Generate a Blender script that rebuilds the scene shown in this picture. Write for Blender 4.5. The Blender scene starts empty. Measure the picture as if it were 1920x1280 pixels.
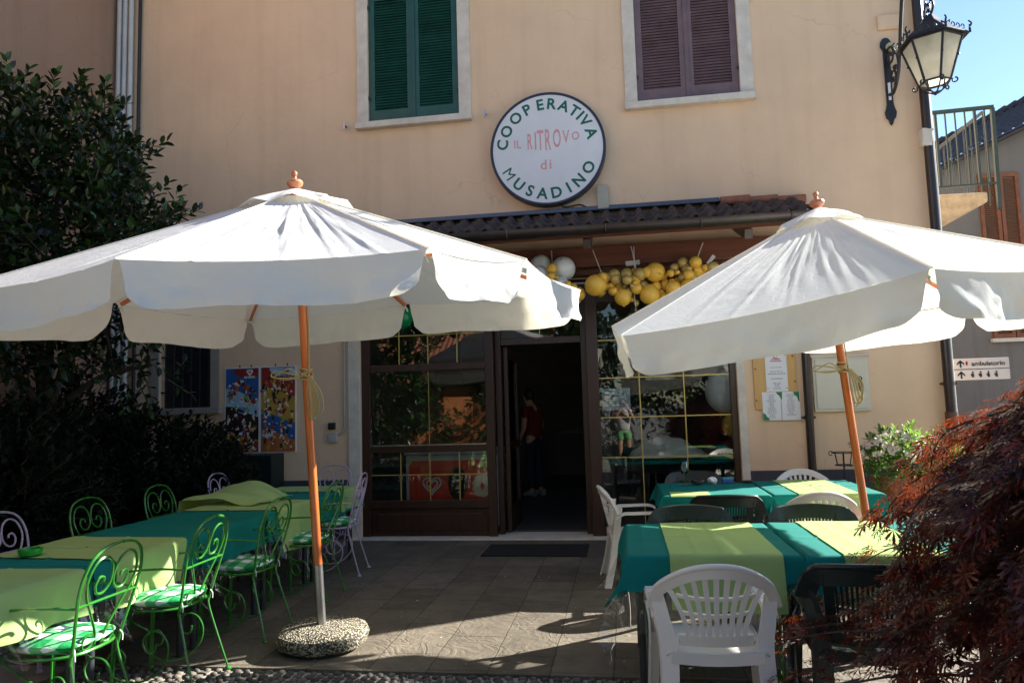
import bpy, bmesh, math, random
import numpy as np
from mathutils import Vector, Matrix, Quaternion, noise
random.seed(7)
R = math.radians
SC = bpy.context.scene
COL = SC.collection

# ------------------------------------------------------------------ camera
CAM = Vector((0.0, -8.387, 1.5))
yaw, pitch, roll = -0.148996, 0.09162699, -0.02975586
FPX = 1353.26
fw = Vector((math.sin(yaw)*math.cos(pitch), math.cos(yaw)*math.cos(pitch), math.sin(pitch)))
rt = Vector((math.cos(yaw), -math.sin(yaw), 0)); up = rt.cross(fw)
c_, s_ = math.cos(roll), math.sin(roll)
RT = c_*rt + s_*up; UP = -s_*rt + c_*up
cd = bpy.data.cameras.new('camera'); cam = bpy.data.objects.new('camera', cd); COL.objects.link(cam)
m = Matrix((RT, UP, -fw)).transposed().to_4x4(); m.translation = CAM; cam.matrix_world = m
cd.sensor_width = 36.0; cd.lens = FPX/1920*36.0; cd.clip_start = 0.05; cd.clip_end = 2000
SC.camera = cam
# ------------------------------------------------------------------ light
SUN_EL, SUN_AZ = R(29), R(33.5)          # azimuth from +X towards +Y (behind the facade, from the right)
sd = Vector((math.cos(SUN_EL)*math.cos(SUN_AZ), math.cos(SUN_EL)*math.sin(SUN_AZ), math.sin(SUN_EL)))
sl = bpy.data.lights.new('sun', 'SUN'); sl.energy = 5.0; sl.angle = R(0.53); sl.color = (1.0, 0.94, 0.85)
so = bpy.data.objects.new('sun', sl); COL.objects.link(so); so.rotation_euler = (-sd).to_track_quat('-Z', 'Y').to_euler()
so.location = (20, 14, 14)
W = bpy.data.worlds.new('World'); SC.world = W; W.use_nodes = True
nt = W.node_tree; nt.nodes.clear()
sky = nt.nodes.new('ShaderNodeTexSky'); sky.sky_type = 'NISHITA'; sky.sun_disc = False
sky.sun_elevation = SUN_EL; sky.sun_rotation = math.pi/2 - SUN_AZ
sky.air_density = 1.0; sky.dust_density = 0.05; sky.ozone_density = 2.5
bg = nt.nodes.new('ShaderNodeBackground'); bg.inputs[1].default_value = 0.065
wo = nt.nodes.new('ShaderNodeOutputWorld')
nt.links.new(sky.outputs[0], bg.inputs[0]); nt.links.new(bg.outputs[0], wo.inputs[0])
SC.view_settings.view_transform = 'Standard'; SC.view_settings.look = 'None'
SC.view_settings.exposure = 1.9; SC.view_settings.gamma = 1.0
SC.cycles.max_bounces = 10; SC.cycles.transparent_max_bounces = 16
SC.cycles.use_denoising = True

# ------------------------------------------------------------------ materials
MATS = {}
def nodemat(name):
    mt = bpy.data.materials.new(name); mt.use_nodes = True
    n = mt.node_tree.nodes; n.clear()
    out = n.new('ShaderNodeOutputMaterial'); MATS[name] = mt
    return mt, n, mt.node_tree.links, out
def ramp(n, stops):
    r = n.new('ShaderNodeValToRGB'); e = r.color_ramp.elements
    while len(e) < len(stops): e.new(0.5)
    for el, (p, c) in zip(e, stops): el.position = p; el.color = (c[0], c[1], c[2], 1)
    return r
def mul(c, k): return tuple(min(1, v*k) for v in c)
def M(name, col, rough=0.6, var=0.12, vs=4.0, bump=0.0, bs=60.0, metal=0.0, spec=0.5, island=0.0, transl=None, stretch=None, col2=None, coat=0.0, det=5.0):
    """principled surface whose colour and roughness wander with noise"""
    mt, n, l, out = nodemat(name)
    p = n.new('ShaderNodeBsdfPrincipled')
    tc = n.new('ShaderNodeTexCoord'); vec = tc.outputs['Object']
    if stretch:
        mp = n.new('ShaderNodeMapping'); mp.inputs['Scale'].default_value = stretch
        l.new(vec, mp.inputs[0]); vec = mp.outputs[0]
    nz = n.new('ShaderNodeTexNoise'); nz.inputs['Scale'].default_value = vs; nz.inputs['Detail'].default_value = det; nz.inputs['Roughness'].default_value = 0.62
    l.new(vec, nz.inputs['Vector'])
    rp = ramp(n, [(0.28, mul(col, 1-var)), (0.72, mul(col2 or col, 1+var))]); l.new(nz.outputs['Fac'], rp.inputs[0])
    colout = rp.outputs[0]
    if island:
        g = n.new('ShaderNodeNewGeometry'); hs = n.new('ShaderNodeHueSaturation')
        mr = n.new('ShaderNodeMapRange'); mr.inputs[3].default_value = 1-island; mr.inputs[4].default_value = 1+island
        l.new(g.outputs['Random Per Island'], mr.inputs[0]); l.new(mr.outputs[0], hs.inputs['Value'])
        l.new(colout, hs.inputs['Color']); colout = hs.outputs[0]
    l.new(colout, p.inputs['Base Color'])
    mr2 = n.new('ShaderNodeMapRange'); mr2.inputs[3].default_value = max(0.02, rough-0.08); mr2.inputs[4].default_value = min(1, rough+0.08)
    l.new(nz.outputs['Fac'], mr2.inputs[0]); l.new(mr2.outputs[0], p.inputs['Roughness'])
    p.inputs['Metallic'].default_value = metal; p.inputs['Specular IOR Level'].default_value = spec
    p.inputs['Coat Weight'].default_value = coat
    if bump:
        b = n.new('ShaderNodeBump'); b.inputs['Strength'].default_value = bump; b.inputs['Distance'].default_value = 0.01
        n2 = n.new('ShaderNodeTexNoise'); n2.inputs['Scale'].default_value = bs; n2.inputs['Detail'].default_value = 4
        l.new(vec, n2.inputs['Vector']); l.new(n2.outputs['Fac'], b.inputs['Height']); l.new(b.outputs[0], p.inputs['Normal'])
    sh = p.outputs[0]
    if transl:
        t = n.new('ShaderNodeBsdfTranslucent'); t.inputs[0].default_value = (*transl[1], 1)
        mx = n.new('ShaderNodeMixShader'); mx.inputs[0].default_value = transl[0]
        l.new(sh, mx.inputs[1]); l.new(t.outputs[0], mx.inputs[2]); sh = mx.outputs[0]
    l.new(sh, out.inputs[0])
    return mt
def M_glass(name, tint=(0.9, 0.93, 0.92), rough=0.0, ior=1.5, boost=1.0, body=0.0, bodycol=(0.6,0.6,0.55)):
    mt, n, l, out = nodemat(name)
    t = n.new('ShaderNodeBsdfTransparent'); t.inputs[0].default_value = (*tint, 1)
    g = n.new('ShaderNodeBsdfGlossy'); g.inputs['Roughness'].default_value = rough
    f = n.new('ShaderNodeFresnel'); f.inputs[0].default_value = ior
    tc = n.new('ShaderNodeTexCoord'); nz = n.new('ShaderNodeTexNoise'); nz.inputs['Scale'].default_value = 1.3
    b = n.new('ShaderNodeBump'); b.inputs['Strength'].default_value = 0.006; b.inputs['Distance'].default_value = 0.02
    l.new(tc.outputs['Object'], nz.inputs['Vector']); l.new(nz.outputs['Fac'], b.inputs['Height']); l.new(b.outputs[0], g.inputs['Normal'])
    mm = n.new('ShaderNodeMath'); mm.operation = 'MULTIPLY'; mm.inputs[1].default_value = boost; mm.use_clamp = True
    l.new(f.outputs[0], mm.inputs[0])
    base = t.outputs[0]
    if body:
        d = n.new('ShaderNodeBsdfDiffuse'); d.inputs[0].default_value = (*bodycol, 1)
        mb = n.new('ShaderNodeMixShader'); mb.inputs[0].default_value = body
        l.new(base, mb.inputs[1]); l.new(d.outputs[0], mb.inputs[2]); base = mb.outputs[0]
    mx = n.new('ShaderNodeMixShader'); l.new(mm.outputs[0], mx.inputs[0]); l.new(base, mx.inputs[1]); l.new(g.outputs[0], mx.inputs[2])
    l.new(mx.outputs[0], out.inputs[0])
    return mt
def M_plaster(name, col, stain=0.5):
    mt, n, l, out = nodemat(name)
    p = n.new('ShaderNodeBsdfPrincipled'); p.inputs['Roughness'].default_value = 0.92; p.inputs['Specular IOR Level'].default_value = 0.15
    tc = n.new('ShaderNodeTexCoord'); V = tc.outputs['Object']
    big = n.new('ShaderNodeTexNoise'); big.inputs['Scale'].default_value = 0.9; big.inputs['Detail'].default_value = 8; big.inputs['Roughness'].default_value = 0.6
    l.new(V, big.inputs['Vector'])
    r1 = ramp(n, [(0.3, mul(col, 0.90)), (0.55, col), (0.75, mul(col, 1.06))]); l.new(big.outputs['Fac'], r1.inputs[0])
    mp = n.new('ShaderNodeMapping'); mp.inputs['Scale'].default_value = (5.5, 5.5, 0.35); l.new(V, mp.inputs[0])
    st = n.new('ShaderNodeTexNoise'); st.inputs['Scale'].default_value = 1.0; st.inputs['Detail'].default_value = 7; l.new(mp.outputs[0], st.inputs['Vector'])
    r2 = ramp(n, [(0.5, (1, 1, 1)), (0.78, (0.86, 0.82, 0.78))]); l.new(st.outputs['Fac'], r2.inputs[0])
    spot = n.new('ShaderNodeTexNoise'); spot.inputs['Scale'].default_value = 9; spot.inputs['Detail'].default_value = 6; l.new(V, spot.inputs['Vector'])
    r3 = ramp(n, [(0.66, (1, 1, 1)), (0.8, (0.8, 0.77, 0.74))]); l.new(spot.outputs['Fac'], r3.inputs[0])
    m1 = n.new('ShaderNodeMix'); m1.data_type = 'RGBA'; m1.blend_type = 'MULTIPLY'; m1.inputs[0].default_value = stain
    l.new(r1.outputs[0], m1.inputs[6]); l.new(r2.outputs[0], m1.inputs[7])
    m2 = n.new('ShaderNodeMix'); m2.data_type = 'RGBA'; m2.blend_type = 'MULTIPLY'; m2.inputs[0].default_value = stain
    l.new(m1.outputs[2], m2.inputs[6]); l.new(r3.outputs[0], m2.inputs[7]); vc = n.new('ShaderNodeTexVoronoi'); vc.feature = 'DISTANCE_TO_EDGE'; vc.inputs['Scale'].default_value = 0.7
    wv = n.new('ShaderNodeTexNoise'); wv.inputs['Scale'].default_value = 2.5; wv.inputs['Detail'].default_value = 6; l.new(V, wv.inputs['Vector'])
    va = n.new('ShaderNodeVectorMath'); va.operation = 'MULTIPLY_ADD'; va.inputs[1].default_value = (.5, .5, .5); l.new(wv.outputs['Color'], va.inputs[0]); l.new(V, va.inputs[2]); l.new(va.outputs[0], vc.inputs['Vector'])
    r4 = ramp(n, [(0.0, (0.80, 0.77, 0.74)), (0.006, (1, 1, 1))]); l.new(vc.outputs['Distance'], r4.inputs[0])
    m3 = n.new('ShaderNodeMix'); m3.data_type = 'RGBA'; m3.blend_type = 'MULTIPLY'; l.new(m2.outputs[2], m3.inputs[6]); l.new(r4.outputs[0], m3.inputs[7])
    r5 = ramp(n, [(0.5, (0, 0, 0)), (0.6, (.7, .7, .7))]); l.new(big.outputs['Fac'], r5.inputs[0]); l.new(r5.outputs[0], m3.inputs[0])
    l.new(m3.outputs[2], p.inputs['Base Color'])
    fine = n.new('ShaderNodeTexNoise'); fine.inputs['Scale'].default_value = 120; fine.inputs['Detail'].default_value = 3; l.new(V, fine.inputs['Vector'])
    med = n.new('ShaderNodeTexNoise'); med.inputs['Scale'].default_value = 6; med.inputs['Detail'].default_value = 5; l.new(V, med.inputs['Vector'])
    b1 = n.new('ShaderNodeBump'); b1.inputs['Strength'].default_value = 0.25; b1.inputs['Distance'].default_value = 0.004; l.new(fine.outputs['Fac'], b1.inputs['Height'])
    b2 = n.new('ShaderNodeBump'); b2.inputs['Strength'].default_value = 0.3; b2.inputs['Distance'].default_value = 0.02; l.new(med.outputs['Fac'], b2.inputs['Height'])
    l.new(b1.outputs[0], b2.inputs['Normal']); l.new(b2.outputs[0], p.inputs['Normal']); l.new(p.outputs[0], out.inputs[0])
    return mt
def M_paving(name):
    mt, n, l, out = nodemat(name)
    p = n.new('ShaderNodeBsdfPrincipled'); p.inputs['Roughness'].default_value = 0.75
    tc = n.new('ShaderNodeTexCoord'); mp = n.new('ShaderNodeMapping'); mp.inputs['Rotation'].default_value = (0, 0, R(90)); mp.inputs['Location'].default_value = (0.17, 0.1, 0)
    l.new(tc.outputs['Object'], mp.inputs[0])
    wob = n.new('ShaderNodeTexNoise'); wob.inputs['Scale'].default_value = 7; wob.inputs['Detail'].default_value = 4; l.new(tc.outputs['Object'], wob.inputs['Vector'])
    ws = n.new('ShaderNodeVectorMath'); ws.operation = 'SCALE'; ws.inputs[3].default_value = 0.024; l.new(wob.outputs['Color'], ws.inputs[0])
    ad = n.new('ShaderNodeVectorMath'); l.new(mp.outputs[0], ad.inputs[0]); l.new(ws.outputs[0], ad.inputs[1])
    br = n.new('ShaderNodeTexBrick'); br.inputs['Scale'].default_value = 1.0; br.inputs['Brick Width'].default_value = 0.62; br.inputs['Row Height'].default_value = 0.36
    br.inputs['Mortar Size'].default_value = 0.0045; br.inputs['Mortar Smooth'].default_value = 0.4; br.offset = 0.43; br.inputs['Bias'].default_value = -0.1
    br.inputs['Color1'].default_value = (0.120, 0.103, 0.078, 1); br.inputs['Color2'].default_value = (0.178, 0.155, 0.12, 1); br.inputs['Mortar'].default_value = (0.055, 0.047, 0.037, 1)
    l.new(ad.outputs[0], br.inputs['Vector'])
    nz = n.new('ShaderNodeTexNoise'); nz.inputs['Scale'].default_value = 5; nz.inputs['Detail'].default_value = 9; nz.inputs['Roughness'].default_value = 0.68; l.new(tc.outputs['Object'], nz.inputs['Vector'])
    rp = ramp(n, [(0.3, (0.62, 0.6, 0.58)), (0.7, (1.2, 1.18, 1.15))]); l.new(nz.outputs['Fac'], rp.inputs[0])
    mx = n.new('ShaderNodeMix'); mx.data_type = 'RGBA'; mx.blend_type = 'MULTIPLY'; mx.inputs[0].default_value = 1
    l.new(br.outputs['Color'], mx.inputs[6]); l.new(rp.outputs[0], mx.inputs[7]); l.new(mx.outputs[2], p.inputs['Base Color'])
    # split-stone ripples
    rip = n.new('ShaderNodeTexNoise'); rip.inputs['Scale'].default_value = 3.2; rip.inputs['Detail'].default_value = 6; rip.inputs['Distortion'].default_value = 1.2; l.new(tc.outputs['Object'], rip.inputs['Vector'])
    sn = n.new('ShaderNodeMath'); sn.operation = 'PINGPONG'; sn.inputs[1].default_value = 0.06; l.new(rip.outputs['Fac'], sn.inputs[0])
    b1 = n.new('ShaderNodeBump'); b1.inputs['Strength'].default_value = 0.9; b1.inputs['Distance'].default_value = 0.06; l.new(sn.outputs[0], b1.inputs['Height'])
    b2 = n.new('ShaderNodeBump'); b2.inputs['Strength'].default_value = 0.8; b2.inputs['Distance'].default_value = 0.008; b2.invert = True
    l.new(br.outputs['Fac'], b2.inputs['Height']); l.new(b1.outputs[0], b2.inputs['Normal'])
    b3 = n.new('ShaderNodeBump'); b3.inputs['Strength'].default_value = 0.35; b3.inputs['Distance'].default_value = 0.006; l.new(nz.outputs['Fac'], b3.inputs['Height']); l.new(b2.outputs[0], b3.inputs['Normal'])
    l.new(b3.outputs[0], p.inputs['Normal']); l.new(p.outputs[0], out.inputs[0])
    return mt
def M_gingham(name, g1=(0.012, 0.26, 0.075), g2=(0.13, 0.45, 0.2), w=(0.86, 0.88, 0.88), scale=8.2):
    mt, n, l, out = nodemat(name)
    p = n.new('ShaderNodeBsdfPrincipled'); p.inputs['Roughness'].default_value = 0.85; p.inputs['Specular IOR Level'].default_value = 0.2
    tc = n.new('ShaderNodeTexCoord'); sx = n.new('ShaderNodeSeparateXYZ'); l.new(tc.outputs['Object'], sx.inputs[0])
    outs = []
    for i in (0, 1):
        a = n.new('ShaderNodeMath'); a.operation = 'MULTIPLY'; a.inputs[1].default_value = scale; l.new(sx.outputs[i], a.inputs[0])
        f = n.new('ShaderNodeMath'); f.operation = 'FRACT'; l.new(a.outputs[0], f.inputs[0])
        g = n.new('ShaderNodeMath'); g.operation = 'GREATER_THAN'; g.inputs[1].default_value = 0.5; l.new(f.outputs[0], g.inputs[0]); outs.append(g)
    s = n.new('ShaderNodeMath'); s.operation = 'ADD'; l.new(outs[0].outputs[0], s.inputs[0]); l.new(outs[1].outputs[0], s.inputs[1])
    d = n.new('ShaderNodeMath'); d.operation = 'DIVIDE'; d.inputs[1].default_value = 2; l.new(s.outputs[0], d.inputs[0])
    rp = ramp(n, [(0.2, w), (0.5, g2), (0.8, g1)]); rp.color_ramp.interpolation = 'CONSTANT'; l.new(d.outputs[0], rp.inputs[0])
    l.new(rp.outputs[0], p.inputs['Base Color'])
    nz = n.new('ShaderNodeTexNoise'); nz.inputs['Scale'].default_value = 14; l.new(tc.outputs['Object'], nz.inputs['Vector'])
    b = n.new('ShaderNodeBump'); b.inputs['Strength'].default_value = 0.5; b.inputs['Distance'].default_value = 0.02; l.new(nz.outputs['Fac'], b.inputs['Height']); l.new(b.outputs[0], p.inputs['Normal'])
    l.new(p.outputs[0], out.inputs[0])
    return mt
def M_speckle(name, a=(0.04, 0.04, 0.035), b=(0.5, 0.45, 0.33), scale=75):
    mt, n, l, out = nodemat(name)
    p = n.new('ShaderNodeBsdfPrincipled'); p.inputs['Roughness'].default_value = 0.85
    tc = n.new('ShaderNodeTexCoord'); v = n.new('ShaderNodeTexVoronoi'); v.inputs['Scale'].default_value = scale; l.new(tc.outputs['Object'], v.inputs['Vector'])
    hs = n.new('ShaderNodeSeparateColor'); l.new(v.outputs['Color'], hs.inputs[0])
    rp = ramp(n, [(0.1, mul(b, .35)), (0.55, mul(b, .75)), (0.95, b)]); l.new(hs.outputs[0], rp.inputs[0])
    ed = ramp(n, [(0.35, (1, 1, 1)), (0.62, (0.12, 0.12, 0.11))]); l.new(v.outputs['Distance'], ed.inputs[0])
    mx = n.new('ShaderNodeMix'); mx.data_type = 'RGBA'; mx.blend_type = 'MULTIPLY'; mx.inputs[0].default_value = 1
    l.new(rp.outputs[0], mx.inputs[6]); l.new(ed.outputs[0], mx.inputs[7]); l.new(mx.outputs[2], p.inputs['Base Color'])
    bp = n.new('ShaderNodeBump'); bp.inputs['Strength'].default_value = 1; bp.inputs['Distance'].default_value = 0.008; bp.invert = True
    l.new(v.outputs['Distance'], bp.inputs['Height']); l.new(bp.outputs[0], p.inputs['Normal']); l.new(p.outputs[0], out.inputs[0])
    return mt
def M_leaf(name, cols, rough=0.4, tr=0.25, trc=(0.2, 0.4, 0.05), spec=0.5):
    mt, n, l, out = nodemat(name)
    p = n.new('ShaderNodeBsdfPrincipled'); p.inputs['Roughness'].default_value = rough; p.inputs['Specular IOR Level'].default_value = spec
    g = n.new('ShaderNodeNewGeometry'); rp = ramp(n, [(i/(len(cols)-1), c) for i, c in enumerate(cols)])
    l.new(g.outputs['Random Per Island'], rp.inputs[0]); l.new(rp.outputs[0], p.inputs['Base Color'])
    t = n.new('ShaderNodeBsdfTranslucent'); t.inputs[0].default_value = (*trc, 1)
    mx = n.new('ShaderNodeMixShader'); mx.inputs[0].default_value = tr
    l.new(p.outputs[0], mx.inputs[1]); l.new(t.outputs[0], mx.inputs[2]); l.new(mx.outputs[0], out.inputs[0])
    return mt
def M_canvas(name):
    mt, n, l, out = nodemat(name)
    p = n.new('ShaderNodeBsdfPrincipled'); p.inputs['Roughness'].default_value = 0.9; p.inputs['Specular IOR Level'].default_value = 0.1
    tc = n.new('ShaderNodeTexCoord'); V = tc.outputs['Object']
    d = n.new('ShaderNodeTexNoise'); d.inputs['Scale'].default_value = 1.6; d.inputs['Detail'].default_value = 8; d.inputs['Roughness'].default_value = 0.7; l.new(V, d.inputs['Vector'])
    rp = ramp(n, [(0.3, (0.85, 0.865, 0.865)), (0.55, (0.885, 0.90, 0.905)), (0.78, (0.89, 0.905, 0.91))]); l.new(d.outputs['Fac'], rp.inputs[0]); l.new(rp.outputs[0], p.inputs['Base Color'])
    c = n.new('ShaderNodeTexNoise'); c.inputs['Scale'].default_value = 6.5; c.inputs['Detail'].default_value = 5; c.inputs['Distortion'].default_value = 1.6; l.new(V, c.inputs['Vector'])
    a = n.new('ShaderNodeMath'); a.operation = 'SUBTRACT'; a.inputs[1].default_value = 0.5; l.new(c.outputs['Fac'], a.inputs[0])
    ab = n.new('ShaderNodeMath'); ab.operation = 'ABSOLUTE'; l.new(a.outputs[0], ab.inputs[0])
    sm = n.new('ShaderNodeMath'); sm.operation = 'MINIMUM'; sm.inputs[1].default_value = 0.07; l.new(ab.outputs[0], sm.inputs[0])
    b1 = n.new('ShaderNodeBump'); b1.inputs['Strength'].default_value = 0.22; b1.inputs['Distance'].default_value = 0.03; l.new(sm.outputs[0], b1.inputs['Height'])
    w = n.new('ShaderNodeTexNoise'); w.inputs['Scale'].default_value = 420; l.new(V, w.inputs['Vector'])
    b2 = n.new('ShaderNodeBump'); b2.inputs['Strength'].default_value = 0.12; b2.inputs['Distance'].default_value = 0.01; l.new(w.outputs['Fac'], b2.inputs['Height']); l.new(b1.outputs[0], b2.inputs['Normal']); l.new(b2.outputs[0], p.inputs['Normal'])
    t = n.new('ShaderNodeBsdfTranslucent'); t.inputs[0].default_value = (0.90, 0.85, 0.68, 1); l.new(b1.outputs[0], t.inputs['Normal'])
    mx = n.new('ShaderNodeMixShader'); mx.inputs[0].default_value = 0.34; l.new(p.outputs[0], mx.inputs[1]); l.new(t.outputs[0], mx.inputs[2]); l.new(mx.outputs[0], out.inputs[0])
    return mt
def M_wood(name, col, rough=0.45, axis=(1, 1, 14), var=0.35, coat=0.0):
    return M(name, col, rough, var, 1.6, 0.12, 8, stretch=axis, coat=coat, det=6)

PL = M_plaster('peach_plaster', (0.81, 0.58, 0.385))
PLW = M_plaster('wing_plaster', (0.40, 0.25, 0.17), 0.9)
GREYPL = M_plaster('grey_plaster', (0.20, 0.19, 0.175), 1.0)
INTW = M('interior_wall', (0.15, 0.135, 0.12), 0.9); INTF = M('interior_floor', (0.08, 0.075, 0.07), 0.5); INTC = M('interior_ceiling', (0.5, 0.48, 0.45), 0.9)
STONE = M('pale_stone', (0.66, 0.60, 0.51), 0.85, 0.14, 7, 0.35, 70)
DSTONE = M('darker_stone', (0.33, 0.29, 0.25), 0.85, 0.14, 7, 0.35, 70)
TRIM = M('dark_base_paint', (0.055, 0.055, 0.07), 0.8, 0.2, 5, 0.2, 60)
PAVE = M_paving('stone_paving')
GROUND = M('street_ground', (0.30, 0.285, 0.26), 0.9, 0.3, 3, 0.4, 40)
PEB = M('pebble_stone', (0.10, 0.088, 0.07), 0.7, 0.2, 20, 0.2, 60, island=0.5)
DWOOD = M_wood('dark_shop_wood', (0.040, 0.015, 0.008), 0.38, (14, 14, 1), 0.3)
BEAMW = M_wood('red_beam_wood', (0.13, 0.036, 0.014), 0.5, (1, 14, 14), 0.3)
GLASS = M_glass('shop_glass', (0.90, 0.93, 0.92), 0.0, 1.5, 1.2)
GOLD = M('gold_glazing_bar', (0.55, 0.42, 0.13), 0.4, 0.1, metal=0.5)
TILE = M('dark_roof_tile', (0.075, 0.05, 0.042), 0.8, 0.4, 9, 0.4, 60)
RTILE = M('red_ridge_tile', (0.34, 0.13, 0.07), 0.8, 0.3, 9, 0.4, 60)
GUT = M('brown_gutter_metal', (0.055, 0.045, 0.043), 0.35, 0.2, 6, metal=0.6)
FLASH = M('blue_grey_flashing', (0.10, 0.105, 0.13), 0.35, 0.15, 4, metal=0.7)
WPIPE = M('white_pipe_paint', (0.62, 0.60, 0.58), 0.5, 0.08)
SHG = M('green_shutter_paint', (0.010, 0.072, 0.054), 0.42, 0.3, 5, 0.1, 40); SHP = M('plum_shutter_paint', (0.165, 0.105, 0.112), 0.5, 0.22, 6, 0.15, 40); SHB = M('brown_shutter_paint', (0.21, 0.072, 0.026), 0.5, 0.25, 6); SLATE = M('slate_roof_tile', (0.035, 0.034, 0.040), 0.7, 0.4, 9, 0.4, 60)
RUST = M('rusty_hinge_iron', (0.05, 0.035, 0.03), 0.7, 0.3, 30)
FABRIC = M_canvas('cream_canvas')
POLEW = M_wood('orange_varnished_wood', (0.50, 0.125, 0.025), 0.32, (9, 9, 1.2), 0.28, coat=0.4)
FINW = M_wood('pale_finial_wood', (0.55, 0.21, 0.10), 0.4, (6, 6, 2), 0.2)
STEEL = M('worn_steel', (0.42, 0.42, 0.42), 0.34, 0.2, 25, metal=1.0, stretch=(1, 1, 0.2))
BASE = M_speckle('pebble_concrete')
ROPE = M('beige_cord', (0.38, 0.31, 0.17), 0.9, 0.2, 90)
TEAL = M('teal_cloth', (0.004, 0.19, 0.165), 0.85, 0.14, 3, 0.12, 200, spec=0.2, transl=(0.12, (0.02, 0.25, 0.2)))
LIME = M('lime_cloth', (0.41, 0.57, 0.21), 0.85, 0.07, 3, 0.12, 200, spec=0.15, transl=(0.2, (0.6, 0.7, 0.15)))
FILM = M_glass('clear_film', (0.93, 0.94, 0.94), 0.06, 1.45, 2.0)
GRN = M('green_iron_paint', (0.026, 0.175, 0.019), 0.28, 0.12, 12, coat=0.3); LIL = M('lilac_iron_paint', (0.47, 0.36, 0.50), 0.35, 0.1, 12, coat=0.2)
GING = M_gingham('green_gingham')
WPL = M('white_plastic', (0.80, 0.765, 0.71), 0.33, 0.04, 3, 0.03, 120, spec=0.5); GPL = M('dark_green_plastic', (0.010, 0.020, 0.018), 0.38, 0.2, 6, 0.05, 90)
TBL = M('dark_table_metal', (0.02, 0.025, 0.03), 0.5)
SIGNW = M('sign_white_acrylic', (0.76, 0.755, 0.76), 0.35, 0.06, 2.5, det=8); NAVY = M('navy_sign_rim', (0.020, 0.024, 0.05), 0.4)
SGREEN = M('sign_green_paint', (0.0, 0.12, 0.07), 0.5, 0.1, 8); SPINK = M('faded_pink_paint', (0.72, 0.37, 0.36), 0.6, 0.18, 30)
BLK = M('black_iron', (0.016, 0.017, 0.022), 0.42, 0.2, 15); LGLASS = M('seeded_lamp_glass', (0.42, 0.41, 0.36), 0.2, 0.5, 9, 0.8, 30, transl=(0.62, (0.85, 0.82, 0.7)))
BEIGE = M('beige_box_plastic', (0.45, 0.42, 0.33), 0.6); CREAMM = M('cream_cabinet_paint', (0.62, 0.58, 0.47), 0.5, 0.06)
GREYP = M('grey_plastic', (0.40, 0.40, 0.38), 0.5); PINE = M_wood('pine_board', (0.62, 0.36, 0.12), 0.5, (8, 8, 0.9), 0.16)
PAPER = M('white_paper', (0.78, 0.78, 0.80), 0.8, 0.02); INK = M('grey_ink', (0.22, 0.22, 0.24), 0.9); INKG = M('green_ink', (0.03, 0.22, 0.09), 0.8); INKR = M('red_ink', (0.5, 0.1, 0.05), 0.8); BLUEP = M('pale_blue_paper', (0.42, 0.50, 0.58), 0.8)
TERRA = M('terracotta', (0.40, 0.16, 0.08), 0.8, 0.2, 9, 0.2, 40)
BALW = M('white_balloon', (0.78, 0.78, 0.78), 0.3, 0.03); BALY = M('yellow_balloon', (0.78, 0.46, 0.06), 0.36, 0.06); BALG = M('gold_balloon', (0.52, 0.37, 0.11), 0.34, 0.08, metal=0.15); BALGR = M('green_balloon', (0.0, 0.22, 0.07), 0.3, 0.06)
TAPE = M('white_tape', (0.7, 0.7, 0.68), 0.5)
MATM = M('black_doormat', (0.012, 0.012, 0.012), 0.95, 0.3, 80, 0.8, 200)
FRED = M('freezer_red', (0.75, 0.055, 0.02), 0.35); FWHITE = M('freezer_white', (0.66, 0.67, 0.68), 0.4); BRN = M('chocolate_brown', (0.03, 0.014, 0.008), 0.5); CREAMC = M('cream_print', (0.72, 0.6, 0.45), 0.6)
PBLUE = M('print_blue', (0.025, 0.10, 0.30), 0.5, 0.25, 9); PSKY = M('print_pale_blue', (0.33, 0.5, 0.62), 0.5, 0.2, 9); PYEL = M('print_yellow', (0.45, 0.28, 0.04), 0.5, 0.25, 9); PRED = M('print_red', (0.27, 0.025, 0.018), 0.5, 0.2, 9); PORA = M('print_orange', (0.40, 0.13, 0.035), 0.5, 0.25, 9); PBLK = M('print_black', (0.016, 0.012, 0.012), 0.5); PGRN = M('print_green', (0.2, 0.4, 0.05), 0.5); PWHT = M('print_white', (0.75, 0.75, 0.75), 0.5)
DGREEN = M('dark_green_panel', (0.006, 0.016, 0.014), 0.5)
BARK = M('grey_bark', (0.07, 0.055, 0.04), 0.9, 0.3, 12, 0.6, 30)
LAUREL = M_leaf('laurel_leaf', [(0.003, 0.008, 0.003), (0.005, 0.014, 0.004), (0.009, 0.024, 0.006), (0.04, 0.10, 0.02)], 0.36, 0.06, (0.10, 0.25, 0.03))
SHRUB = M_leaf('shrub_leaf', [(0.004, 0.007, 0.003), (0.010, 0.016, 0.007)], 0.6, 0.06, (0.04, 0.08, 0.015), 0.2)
MAPLE = M_leaf('maple_leaf', [(0.007, 0.0035, 0.005), (0.016, 0.005, 0.008), (0.042, 0.010, 0.013), (0.20, 0.036, 0.016)], 0.30, 0.24, (0.75, 0.13, 0.03), 0.45)
FLEAF = M_leaf('planter_leaf', [(0.03, 0.09, 0.02), (0.1, 0.22, 0.04)], 0.45, 0.3, (0.3, 0.5, 0.08)); PETAL = M_leaf('white_petal', [(0.72, 0.66, 0.45), (0.78, 0.76, 0.70), (0.72, 0.42, 0.48)], 0.7, 0.3, (0.8, 0.75, 0.6))
HEDGEL = M_leaf('hedge_leaf', [(0.014, 0.03, 0.01), (0.03, 0.06, 0.015)], 0.5, 0.1)
ORANGEH = M_plaster('orange_house_plaster', (0.62, 0.23, 0.09), 0.8)
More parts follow.
